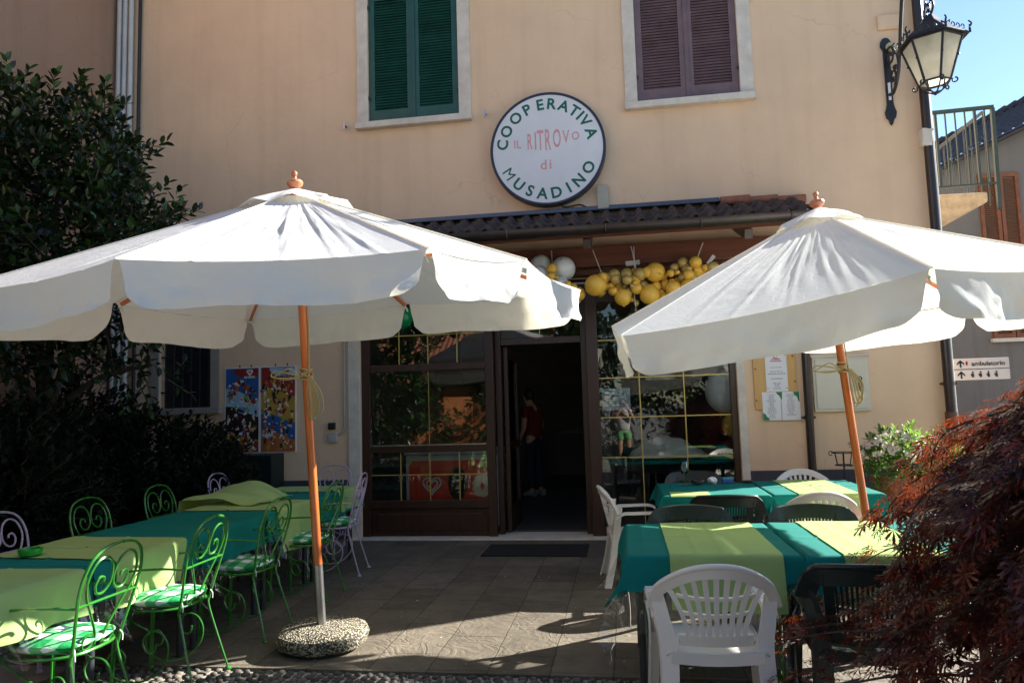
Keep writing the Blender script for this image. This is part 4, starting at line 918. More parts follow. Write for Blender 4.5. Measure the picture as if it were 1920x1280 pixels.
cover_set('on the table with the wine glass by the shop window', RECT['BK'], (.36, .66), 'y', 3, (.16, .08, .16, .1), .22, film=False, lime=False)
cover_set('on the table by the flower planter and the downpipe', RECT['BR'], (1.37, 1.83), 'y', 4, (.08, .2, .16, .1), .22, film=False)
drape('folded_napkin', 'lime napkin folded on the front edge of the table with the wine glass', LIME, RECT['BK'], (.36, .68, -2.235, -1.99), TZ, 77, 'napkin', None, .010, crease=False, step=.015)
LX = (-3.60, -2.775)
cover_set('on the nearest table of the long row of iron chairs', (*LX, -5.80, -4.91), (-5.70, -4.98), 'x', 11, (.2, .2, .1, .05), .22, skew=.02)
cover_set('on the row table carrying the nearer green ashtray', (*LX, -4.89, -3.98), (-4.72, -4.07), 'x', 12, (.2, .2, .05, .05), .26, skew=-.06)
cover_set('on the row table that shows only teal cloth', (*LX, -3.96, -3.05), (0, 0), 'x', 13, (.2, .22, .05, .05), .3, lime=False)
cover_set('on the row table below the crumpled lime sheet', (*LX, -3.03, -2.16), (-2.88, -2.24), 'x', 14, (.2, .22, .05, .05), .34, film=False)
cover_set('on the last table of the row near the shop window', (*LX, -2.12, -1.08), (-1.62, -1.12), 'x', 15, (.2, .22, .05, .1), .2, film=False)
def crumple():
    b = MB()
    def f(u, v):
        x = -4.02+.95*u+.10*v; y = -2.55+.52*v-.12*u
        z = TZ+.02+.11*math.sin(math.pi*min(1, u*1.05))*(.45+.55*v)+.05*math.sin(u*7+v*4)*v*.6+.055*noise.noise((u*3, v*3, 2.2))+.10*max(0, v-.55)*u
        if u < .22: z -= (.22-u)*1.5; x += (.22-u)*.55
        return Vector((x, y, max(z, TZ+.016) if u > .3 else z))
    return b.grid(f, 46, 30)
o = crumple().build('crumpled_runner', LIME, None, auto=70); tag(o, 'crumpled lime green sheet blown up over the far end of the iron chair row', 'table runner')
# things on the tables
def ashtray(label, loc, mt):
    t = thing('ashtray', label, 'ashtray', loc)
    b = MB(); b.lathe([(.045, 0), (.058, .004), (.062, .03), (.060, .036), (.052, .036), (.047, .012), (.001, .010)], seg=28)
    b.build('bowl', mt, t)
    b = MB()
    for i in range(3): a = i*2.09; b.box(-.006, .006, .048, .064, .0365, .0385, Matrix.Rotation(a, 4, 'Z'))
    b.build('cigarette_rest', mt, t, smooth=False); return t
AG = M('green_plastic_ashtray', (.02, .36, .03), .3)
ashtray('green plastic ashtray on the nearer part of the iron chair row', (-3.36, -4.66, TZ+.016), AG); ashtray('green plastic ashtray beside the crumpled lime sheet', (-3.22, -1.93, TZ+.012), AG)
ashtray('dark ashtray beside the wine glass', (.66, -1.42, TZ+.014), M('dark_ashtray', (.03, .03, .032), .25))
t = thing('wine_glass', 'empty stemmed wine glass standing on the teal cloth by the window', 'glass', (.535, -1.50, TZ+.012))
MB().lathe([(.034, 0), (.034, .003), (.006, .008), (.0045, .05), (.0045, .085), (.012, .095), (.032, .12), (.040, .155), (.037, .19), (.031, .215), (.0295, .215), (.0355, .19), (.0385, .155), (.031, .122), (.010, .099), (.001, .097)], seg=28).build('goblet', CLEAR, t)
b = MB(); b.ball((0, 0, 0), .045, 1, 1, .7, 3)
for v in b.bm.verts: v.co *= 1+.45*noise.noise(v.co*38)
o = b.build('crumpled_napkin', PAPER, None, smooth=False); o.location = (.80, -1.38, TZ+.04); tag(o, 'crumpled white paper napkin on the teal cloth by the window', 'napkin')
t = thing('tobacco_packet', 'small blue packet on the teal cloth beside the crumpled napkin', 'packet', (.935, -1.33, TZ+.012), R(12))
MB().box(-.05, .05, -.03, .03, 0, .035).build('packet', M('packet_blue', (.03, .09, .32), .4), t, smooth=False, bevel=.003); MB().box(-.05, .05, -.03, .03, .0355, .047).build('lid', M('packet_cyan', (.05, .3, .45), .4), t, smooth=False)
t = thing('ashtray', 'dark wooden ashtray at the rear corner of the teal cloth by the window', 'ashtray', (1.12, -1.30, TZ+.012)); MB().lathe([(.05, 0), (.055, .012), (.045, .014), (.04, .006)], seg=20).build('bowl', DWOOD, t)

# ------------------------------------------------------------------ scrolled iron chairs
def iron_chair(label, mt, loc, rz, group):
    t = thing('iron_chair', label, 'chair', loc, rz, group); r = .0078
    bp = lambda x, h: Vector((x, -.185-(h-.45)*.24, h))
    half = [(.155, .40), (.165, .50), (.188, .62), (.203, .72), (.196, .80), (.163, .868), (.10, .908), (0, .922)]
    hoop = half + [(-x, h) for x, h in half[-2::-1]]
    b = MB(); b.tube(smoothpath([bp(*p) for p in hoop], 6), r, 8); b.build('back_hoop', mt, t)
    b = MB()
    for s in (-1, 1):
        ly = [(.022, .455), (.04, .52), (.095, .61), (.15, .70), (.165, .775), (.135, .845), (.08, .868), (.03, .842), (.008, .785), (.012, .735), (.045, .70), (.088, .703), (.108, .74), (.092, .775), (.062, .772), (.056, .752)]
        b.tube(smoothpath([bp(s*x, h) for x, h in ly], 6), r*.82, 7)
        b.tube([bp(s*(.066+.036*math.cos(a)), .478+.036*math.sin(a))+Vector((0, .004, 0)) for a in np.linspace(0, 2*math.pi, 17)[:-1]], r*.75, 6, closed=True)
    b.build('back_scroll', mt, t)
    MB().tube([bp(-.196, .665), bp(.196, .665)], r*.8, 7).build('back_rail', mt, t)
    # seat ring
    ring = [Vector((.2*math.copysign(abs(math.cos(a))**.7, math.cos(a)), .2*math.copysign(abs(math.sin(a))**.7, math.sin(a))+.005, .437)) for a in np.linspace(0, 2*math.pi, 33)[:-1]]
    b = MB(); b.tube(ring, r, 7, closed=True)
    for x in (-.1, 0, .1): b.box(x-.012, x+.012, -.19, .2, .434, .438)
    b.build('seat_frame', mt, t)
    for s in (-1, 1):
        b = MB(); b.tube(smoothpath([bp(s*.196, .66), (s*.232, -.12, .672), (s*.248, .02, .668), (s*.246, .13, .652), (s*.240, .195, .615), (s*.232, .205, .56), (s*.226, .17, .52), (s*.222, .12, .515), (s*.22, .09, .54), (s*.222, .11, .565)], 6), r*.85, 7); b.tube([(s*.226, .18, .528), (s*.2, .165, .44)], r*.8, 6); b.build('armrest', mt, t)
        for q in (-.011, .011):
            pass
        b = MB()
        for q in (-.010, .010): b.tube(smoothpath([(s*(.05+q), .20, .432), (s*(.13+q), .198, .43), (s*(.163+q), .19, .415), (s*(.172+q), .19, .36), (s*(.182+q), .205, .02)], 5), r*.82, 7)
        b.lathe([(.019, 0), (.02, .008), (.012, .018)], (s*.182, .205, 0), 10); b.build('leg', mt, t)
        b = MB(); b.tube(smoothpath([(s*.15, -.172, .435), (s*.152, -.185, .36), (s*.17, -.235, .18), (s*.185, -.285, .015)], 5), r*.85, 7); b.lathe([(.019, 0), (.02, .008), (.012, .016)], (s*.186, -.287, 0), 10); b.build('leg', mt, t)
        b = MB()      # big S scroll between the legs
        L = [(.19, .12), (.215, .17), (.20, .215), (.15, .22), (.125, .18), (.14, .14), (.17, .145)]
        b.tube(smoothpath([(s*.178, y, z) for y, z in ([(.17, .145), (.14, .14), (.125, .18), (.15, .22), (.20, .215), (.235, .15), (.20, .08), (.10, .045), (-.02, .07), (-.11, .15), (-.13, .24), (-.09, .31), (-.02, .32), (.02, .27), (0, .215), (-.045, .21), (-.06, .25)])], 6), r*.72, 6)
        b.tube(smoothpath([(s*.176, y, z) for y, z in [(-.02, .32), (.06, .36), (.13, .40), (.17, .43)]], 4), r*.7, 6); b.build('side_scroll', mt, t)
    b = MB()
    def cu(u, v):
        a = u*2*math.pi; rr = v
        ex = .72; cx = math.copysign(abs(math.cos(a))**ex, math.cos(a)); sy = math.copysign(abs(math.sin(a))**ex, math.sin(a))
        if v <= .5: q = v*2; return Vector((.205*q*cx, .205*q*sy, .482+.028*(1-q**4)+.006*noise.noise((cx*q*5, sy*q*5, 1))-.012*math.exp(-((q-.0)/.12)**2)))
        q = (v-.5)*2; return Vector((.205*(1-q)*cx*1.0+.012*math.sin(q*math.pi)*cx*(1-q), .205*(1-q)*sy, .482-.036*min(1, q*5)+.0*q))
    b.grid(cu, 40, 16); bmesh.ops.remove_doubles(b.bm, verts=b.bm.verts, dist=.0005); b.build('seat_cushion', GING, t, auto=180)
    b = MB()
    for s in (-1, 1): b.tube(smoothpath([(s*.15, -.19, .47), (s*.158, -.2, .45), (s*.156, -.2, .42)], 4), .0028, 5)
    b.build('cushion_tie', TAPE, t)
    return t
gch = iron_chair('green iron chair with gingham cushion, nearest the photographer', GRN, (-2.69, -5.20, 0), R(90), 'green scrolled iron chairs')
dup(gch, (-2.68, -4.42, 0), R(92), 'green iron chair with gingham cushion at the sunlit lime runner')
dup(gch, (-2.69, -3.55, 0), R(88), 'green iron chair with gingham cushion at the row table that shows only teal cloth')
dup(gch, (-2.69, -2.56, 0), R(90), 'green iron chair with gingham cushion just behind the orange parasol pole')
dup(gch, (-3.72, -3.42, 0), R(-90), 'green iron chair on the bush side of the row, nearer to the camera')
dup(gch, (-3.74, -2.56, 0), R(-90), 'green iron chair on the bush side, mostly hidden behind the crumpled lime sheet')
lch = iron_chair('lilac iron chair with gingham cushion beside the shop window frame', LIL, (-2.77, -1.72, 0), R(97), 'lilac scrolled iron chairs')
dup(lch, (-3.20, -.93, 0), R(180), 'lilac iron chair at the head of the row against the house wall')
dup(lch, (-3.86, -1.42, 0), R(-90), 'lilac iron chair on the bush side, in front of the dark green cabinet')
dup(lch, (-3.75, -4.18, 0), R(-90), 'lilac iron chair on the bush side at the left edge of the picture')
dup(lch, (-2.74, -6.0, 0), R(92), 'lilac iron chair of which only low scrolls show in the bottom left corner')

# ------------------------------------------------------------------ moulded plastic chairs
def ribbon(b, C, Wd, Td, w, th):
    """closed strip of rectangular section along C; Wd width directions, Td thickness directions"""
    rings = []
    for i, c in enumerate(C):
        W_ = Vector(Wd[i] if hasattr(Wd[0], '__len__') else Wd)*(w[i] if hasattr(w, '__len__') else w)/2; T_ = Vector(Td[i] if hasattr(Td[0], '__len__') else Td)*(th/2); c = Vector(c)
        rings.append([b.bm.verts.new(p) for p in (c-W_-T_, c+W_-T_, c+W_+T_, c-W_+T_)])
    for A, B in zip(rings, rings[1:]):
        for k in range(4): b.face([A[k], A[(k+1) % 4], B[(k+1) % 4], B[k]])
    b.face(rings[0], True); b.face(rings[-1])
def plastic_chair(label, mt, loc, rz, group, kind='white'):
    t = thing('plastic_chair', label, 'chair', loc, rz, group)
    wht = kind == 'white'
    bp = lambda x, h: Vector((x, -.205-(h-.43)*.24+.085*(x/.26)**2, h))
    bn = Vector((0, 1, .24)).normalized()
    top = (lambda x: .795-.115*abs(x/.262)**2.3-.055*max(0, (abs(x)-.235)/.036)**2) if wht else (lambda x: .785-.02*abs(x/.262)**2-.10*max(0, (abs(x)/.262-.82)/.18)**2)
    b = MB(); hw_ = .271 if wht else .262; xs = [-hw_+2*hw_*i/36 for i in range(37)]
    bw = .05 if wht else .085
    Wd = []
    for x in xs:
        sl = (top(x+.004)-top(x-.004))/.008; v = Vector((-sl, -.15, 1)).normalized(); Wd.append(v)
    ribbon(b, [bp(x, top(x)-bw*.45) for x in xs], Wd, [tuple(bn)]*37, bw, .026)
    rim = [bp(x, top(x))+Vector((0, -.006, .002)) for x in xs]; b.tube(rim, .013, 8)
    b.build('back_rim', mt, t, auto=50)
    b = MB(); n = 9 if wht else 15
    for i in range(n):
        f = i/(n-1)*2-1
        if wht: xl, xt = .118*f, .205*f; pts = [(xl+(xt-xl)*(k/8)**1.7, .455+(top(xt)-.03-.455)*k/8) for k in range(9)]; w = [.019+.004*k/8 for k in range(9)]
        else: xl, xt = .125*f, .145*f; pts = [(xl+(xt-xl)*k/6, .455+(top(xt)-.075-.455)*k/6) for k in range(7)]; w = .0105
        ribbon(b, [bp(*p) for p in pts], (1, 0, 0), tuple(bn), w, .012)
    b.build('back_slats', mt, t, auto=50)
    b = MB()
    for h, hw in (((.66, .168), (.585, .148)) if wht else ((.60, .16),)):
        xx = [-hw+2*hw*i/10 for i in range(11)]; ribbon(b, [bp(x, h-.012*(1-(x/hw)**2))+bn*.004 for x in xx], (0, -.23, .97), tuple(bn), .014, .014)
    xx = [-.16+.32*i/10 for i in range(11)]; ribbon(b, [bp(x, .462-.03*(x/.16)**2*0) for x in xx], (0, -.23, .97), tuple(bn), .05, .014)
    if not wht:
        for s in (-1, 1): ribbon(b, [bp(s*(.155+.02*k/5), .44+.30*k/5) for k in range(6)], (1, 0, 0), tuple(bn), .045, .013); ribbon(b, [bp(s*(.175+.06*k/4), .46+.2*k/4) for k in range(5)], (.9, 0, -.4), tuple(bn), .03, .013)
    b.build('back_rail', mt, t, auto=50)
    def seat(u, v):
        x = (u-.5)*2; y = (v-.5)*2; w = .225-.012*y*0; px = w*x; py = .005+.215*y
        r2 = max(0, abs(x)-.86)/.14; r3 = max(0, abs(y)-.86)/.14
        return Vector((px, py, .425-.012*(1-x*x)*(1-.4*y)-.02*r2*r2-.025*(r3*r3 if y > 0 else 0)))
    b = MB(); b.grid(seat, 22, 22); b.build('seat', mt, t, auto=180); so_ = t.children[-1] if t.children else None
    so2 = [c for c in bpy.data.objects if c.parent == t and c.name.startswith('seat')][-1]; sm = so2.modifiers.new('solid', 'SOLIDIFY'); sm.thickness = .012; sm.offset = -1
    b = MB()
    for (p, q) in (((-.222, -.2), (-.222, .215)), ((.222, -.2), (.222, .215)), ((-.222, .215), (.222, .215)), ((-.2, -.215), (.2, -.215))):
        d = Vector((q[0]-p[0], q[1]-p[1], 0)).normalized(); ribbon(b, [(p[0]+(q[0]-p[0])*k/6, p[1]+(q[1]-p[1])*k/6, .395-.012*math.sin(math.pi*k/6)) for k in range(7)], (0, 0, 1), (-d.y, d.x, 0), .05, .012)
    b.build('seat_apron', mt, t, auto=50)
    for s in (-1, 1):
        e = bp(.258, top(.258)-.02)
        b = MB(); pts = smoothpath([(s*.240, e.y+.0, e.z-.085), (s*.244, e.y+.06, .595), (s*.248, -.02, .598), (s*.25, .10, .600), (s*.25, .18, .596), (s*.25, .222, .572), (s*.252, .235, .52)], 5)
        n_ = len(pts); Wd = [(1, 0, 0)]*n_; Td = []
        for i in range(n_): a = pts[max(i-1, 0)]; c = pts[min(i+1, n_-1)]; d = (c-a).normalized(); Td.append(tuple(d.cross(Vector((1, 0, 0))).normalized()))
        ribbon(b, pts, Wd, Td, .058, .016)
        for sd in (-1, 1): b.tube([p+Vector((sd*.027, 0, -.006)) for p in pts], .008, 6)
        b.build('armrest', mt, t, auto=50)
        b = MB(); pts = smoothpath([(s*.252, .235, .53), (s*.238, .23, .42), (s*.246, .245, .2), (s*.258, .262, 0)], 5); w = [.062+.0*i for i in range(len(pts))]
        ribbon(b, pts, (.94, .3*s*0, 0), (0, 1, .1), [.058-.012*i/len(pts) for i in range(len(pts))], .012); ribbon(b, [p+Vector((s*.026, -.022, 0)) for p in pts], (0, 1, 0), (1, 0, 0), .05, .010); b.build('leg', mt, t, auto=50)
        b = MB(); pts = smoothpath([(s*.245, -.17, .655), (s*.226, -.185, .54), (s*.205, -.20, .42), (s*.212, -.235, .2), (s*.236, -.285, 0)], 5)
        ribbon(b, pts, (1, .1*s, 0), (0, 1, -.12), [.05+.025*math.sin(math.pi*i/len(pts)) for i in range(len(pts))], .012); ribbon(b, [p+Vector((s*.032, .024, 0)) for p in pts], (.15*s, 1, 0), (1, 0, 0), .055, .010); b.build('leg', mt, t, auto=50)
    return t
wch = plastic_chair('white plastic chair with fanned slats, back to the camera at the nearest table', WPL, (.355, -4.83, 0), R(2), 'white plastic chairs')
dup(wch, (.05, -1.95, 0), R(-84), 'white plastic armchair seen side on near the shop door')
dup(wch, (1.46, -2.33, 0), R(-2), 'white plastic chair tucked in front of the table by the planter')
dup(wch, (1.735, -.99, 0), R(182), 'white plastic chair standing against the house wall behind the rear table')
kch = plastic_chair('dark green plastic chair at the near side of the table beside the red maple', GPL, (1.03, -4.78, 0), R(-3), 'dark green plastic chairs', 'green')
dup(kch, (.42, -3.47, 0), R(181), 'dark green plastic chair at the far side of the nearest table')
dup(kch, (1.20, -3.47, 0), R(178), 'dark green plastic chair at the far side of the table beside the red maple')
dup(kch, (.755, -2.36, 0), R(0), 'dark green plastic chair in front of the table with the wine glass')
dup(kch, (.68, -.90, 0), R(180), 'dark green plastic chair between the wine glass table and the shop window')
# ------------------------------------------------------------------ balloons under the porch
def garland(label, spec, ties, loc=(0, 0, 0), extra=None):
    t = thing('balloon_garland', label, 'balloons', loc, 0, 'balloon garlands under the porch')
    for (x, y, z, r, mt) in spec:
        b = MB(); b.ball((0, 0, 0), r, 1, 1, 1.06, 3); k = random.choice((-1, 1))
        b.lathe([(.012, 0), (.004, .010), (.001, .02)], (0, 0, -r*1.06-.012), 8)
        o = b.build('balloon', mt, t, auto=180); o.location = (x, y, z); o.rotation_euler = (random.uniform(-2.6, 2.6), random.uniform(-1, 1), 0)
    b = MB()
    for a, c in ties: b.tube([a, c], .006, 6)
    if extra:
        for q in extra: b.box(*q)
    b.build('hanging_strap', TAPE, t, smooth=False)
def bl(x, y, z, r, mt): return (x, y+random.uniform(-.05, .05), z, r, mt)
w_ = [bl(-0.851, -0.400, 3.091, 0.123, BALW), bl(-0.590, -0.450, 3.029, 0.135, BALW), bl(-0.857, -0.550, 2.943, 0.118, BALW), bl(-0.706, -0.620, 3.004, 0.059, BALY), bl(-0.706, -0.650, 2.905, 0.041, BALY), bl(-0.653, -0.660, 2.894, 0.029, BALG), bl(-0.673, -0.620, 2.937, 0.024, BALG), bl(-0.616, -0.500, 2.842, 0.082, BALW), bl(-0.528, -0.600, 2.815, 0.035, BALY), bl(-0.486, -0.550, 2.779, 0.059, BALY), bl(-0.421, -0.500, 2.719, 0.071, BALY), bl(-0.470, -0.500, 2.674, 0.071, BALY), bl(-0.576, -0.450, 2.758, 0.071, BALY), bl(-0.754, -0.450, 2.786, 0.094, BALW)]
garland('white and yellow balloon cluster hanging under the porch roof above the doorway', w_, [(Vector((-0.728, -0.300, 3.269)), Vector((-0.709, -0.450, 3.055))), (Vector((-0.478, -0.450, 2.855)), Vector((-0.249, -0.450, 2.842)))])
ys = [(-0.238, 2.795, 0.115, BALY), (-0.159, 2.880, 0.061, BALY), (-0.100, 2.900, 0.048, BALG), (-0.029, 2.914, 0.067, BALG), (-0.014, 2.865, 0.061, BALG), (-0.139, 2.795, 0.048, BALY), (-0.181, 2.750, 0.054, BALY), (-0.075, 2.792, 0.042, BALY), (-0.049, 2.731, 0.030, BALG), (0.011, 2.764, 0.054, BALY), (0.081, 2.789, 0.030, BALG), (0.104, 2.918, 0.073, BALG), (0.106, 2.835, 0.054, BALG), (0.247, 2.904, 0.073, BALG), (0.191, 2.801, 0.042, BALY), (0.155, 2.767, 0.024, BALG), (0.113, 2.734, 0.030, BALG), (0.100, 2.700, 0.054, BALG), (0.144, 2.645, 0.030, BALY), (0.194, 2.607, 0.030, BALG), (0.052, 2.661, 0.091, BALY), (0.282, 2.784, 0.054, BALG), (0.205, 2.741, 0.061, BALY), (0.408, 2.918, 0.109, BALY), (0.413, 2.777, 0.061, BALG), (0.521, 2.783, 0.061, BALY), (0.571, 2.885, 0.042, BALY), (0.615, 2.959, 0.048, BALG), (0.640, 2.887, 0.024, BALY), (0.619, 2.806, 0.048, BALY), (0.699, 2.843, 0.054, BALG), (0.714, 3.012, 0.061, BALG), (0.837, 2.993, 0.067, BALY), (0.743, 2.934, 0.054, BALG), (0.872, 2.915, 0.079, BALY), (0.790, 2.855, 0.048, BALY), (0.340, 2.675, 0.109, BALY), (0.466, 2.698, 0.036, BALY), (0.442, 2.664, 0.024, BALG), (0.497, 2.626, 0.073, BALY), (0.591, 2.709, 0.085, BALY), (0.815, 2.900, 0.024, BALG), (0.912, 2.836, 0.073, BALY), (1.012, 2.918, 0.067, BALG), (1.063, 2.828, 0.085, BALY), (0.750, 2.729, 0.085, BALY), (0.905, 2.692, 0.073, BALG)]
for _ in range(22): ys.append((random.uniform(-0.218, 1.032), random.uniform(2.70, 2.95), random.uniform(.035, .065), random.choice((BALY, BALY, BALG))))
garland('long garland of yellow and gold balloons taped to the porch beam right of the doorway', [bl(x, -.42-.16*random.random(), z, r, mt) for x, z, r, mt in ys],
        [(Vector((-0.262, -0.310, 3.250)), Vector((-0.158, -0.450, 2.920))), (Vector((0.167, -0.310, 3.260)), Vector((0.211, -0.450, 2.971))), (Vector((0.197, -0.310, 3.258)), Vector((0.193, -0.450, 2.972))), (Vector((0.952, -0.310, 3.252)), Vector((0.858, -0.450, 3.032))), (Vector((0.172, -0.450, 2.748)), Vector((0.186, -0.450, 2.558)))])
for p, s in ((Vector((0.177, -.305, 3.072)), .06), (Vector((1.028, -.305, 3.057)), .045)):
    o = MB().box(-s*1.3, s*1.3, -.003, .0, -s*.45, s*.45).build('tape_strip', TAPE, None, smooth=False); o.location = p; o.rotation_euler = (0, R(-3 if s > .05 else -50), 0)
    tag(o, 'strip of white tape on the beam over the middle of the yellow balloons' if s > .05 else 'crooked scrap of white tape on the beam at the right end of the yellow balloons', 'tape')
garland('green balloons hanging behind the rear edge of the left parasol', [bl(-2.488, -0.450, 2.582, 0.135, BALGR), bl(-2.559, -0.400, 2.723, 0.082, BALGR), bl(-2.240, -0.400, 2.781, 0.094, BALGR), bl(-2.032, -0.250, 2.466, 0.082, BALGR), bl(-1.764, -0.250, 2.528, 0.076, BALGR), bl(-2.131, -0.300, 2.602, 0.088, BALGR), bl(-1.888, -0.300, 2.683, 0.082, BALGR)], [(Vector((-2.523, -0.300, 2.937)), Vector((-2.480, -0.450, 2.712)))])
# ------------------------------------------------------------------ inside the shop
t = thing('ice_cream_freezer', 'red and white chest freezer with a white heart emblem behind the left shop window', 'freezer', (-2.10, .30, .026))
MB().box(-.58, .58, 0, .62, .06, .93).build('body', FWHITE, t, smooth=False, bevel=.03)
MB().box(-.60, .60, -.01, .63, .932, .985).build('lid', FWHITE, t, smooth=False, bevel=.02)
MB().prism([(-.53, .10), (.53, .10), (.53, .80), (.48, .86), (-.48, .86), (-.53, .80)], -.006, -.001).build('red_panel', FRED, t, smooth=False)
b = MB(); heart_logo(b, -.24, .57, .12, -.014); b.build('heart_emblem', PWHT, t)
b = MB(); b.slot(0).prism([(.08+.12*math.cos(a), .58+.20*math.sin(a)) for a in np.linspace(0, 6.0, 18)], -.010, -.0065)
for k in range(9): a = k*.7; b.slot(1).prism([(.38+.05*math.cos(a)*1.5+.055*math.cos(q), .55+.09*math.sin(a)+.05*math.sin(q)) for q in np.linspace(0, 5.9, 10)], -.0085-.0004*k, -.0065)
for k in range(7): a = k*.9+.3; b.slot(1).prism([(.08+.05*math.cos(a)+.02*math.cos(q), .65+.03*math.sin(a)+.012*math.sin(q)) for q in np.linspace(0, 5.9, 8)], -.0125-.0003*k, -.0105)
b.build('ice_cream_print', [BRN, CREAMC], t, smooth=False)
t = thing('indoor_table', 'dim table with green cloth inside behind the right shop window', 'table', (.5, 1.0, .026))
MB().box(-.75, .75, -.4, .5, .74, .78).build('tabletop', TEAL, t, smooth=False, bevel=.01)
for sx in (-1, 1):
    for sy in (-.3, .4): MB().tube([(sx*.65, sy, 0), (sx*.65, sy, .739)], .03).build('leg', TBL, t)
b = MB(); b.grid(lambda u, v: Vector((-.45+.95*u, -.25+.5*v, .79+max(0, math.sin(math.pi*u)*math.sin(math.pi*v))**.6*(.22+.14*noise.noise((u*5, v*5, 1)))+.012)), 40, 30)
o = b.build('bundled_sheet', FABRIC, None, auto=180); o.location = (.5, 1.0, .03); tag(o, 'bundled white sheet lying on the table inside the right shop window', 'sheet')
o = MB().ball((0, 0, 0), .24, 1, 1, 1.1, 3).build('balloon', BALW, None, auto=180); o.location = (1.22, .55, 1.62); tag(o, 'large white balloon inside at the right edge of the shop window', 'balloon')
o = MB().ball((0, 0, 0), .13, 1, 1, 1.1, 3).build('balloon', BALY, None, auto=180); o.location = (1.28, .5, 1.22); tag(o, 'yellow balloon inside the shop window below the large white balloon', 'balloon')
t = thing('bar_counter', 'dark wooden counter deep inside the shop left of the man', 'counter', (-2.3, 5.6, .026))
MB().box(-1.2, .55, -.3, .3, 0, 1.05).build('body', DWOOD, t, smooth=False, bevel=.01); MB().box(-1.25, .6, -.36, .34, 1.052, 1.09).build('top', DWOOD, t, smooth=False, bevel=.01)
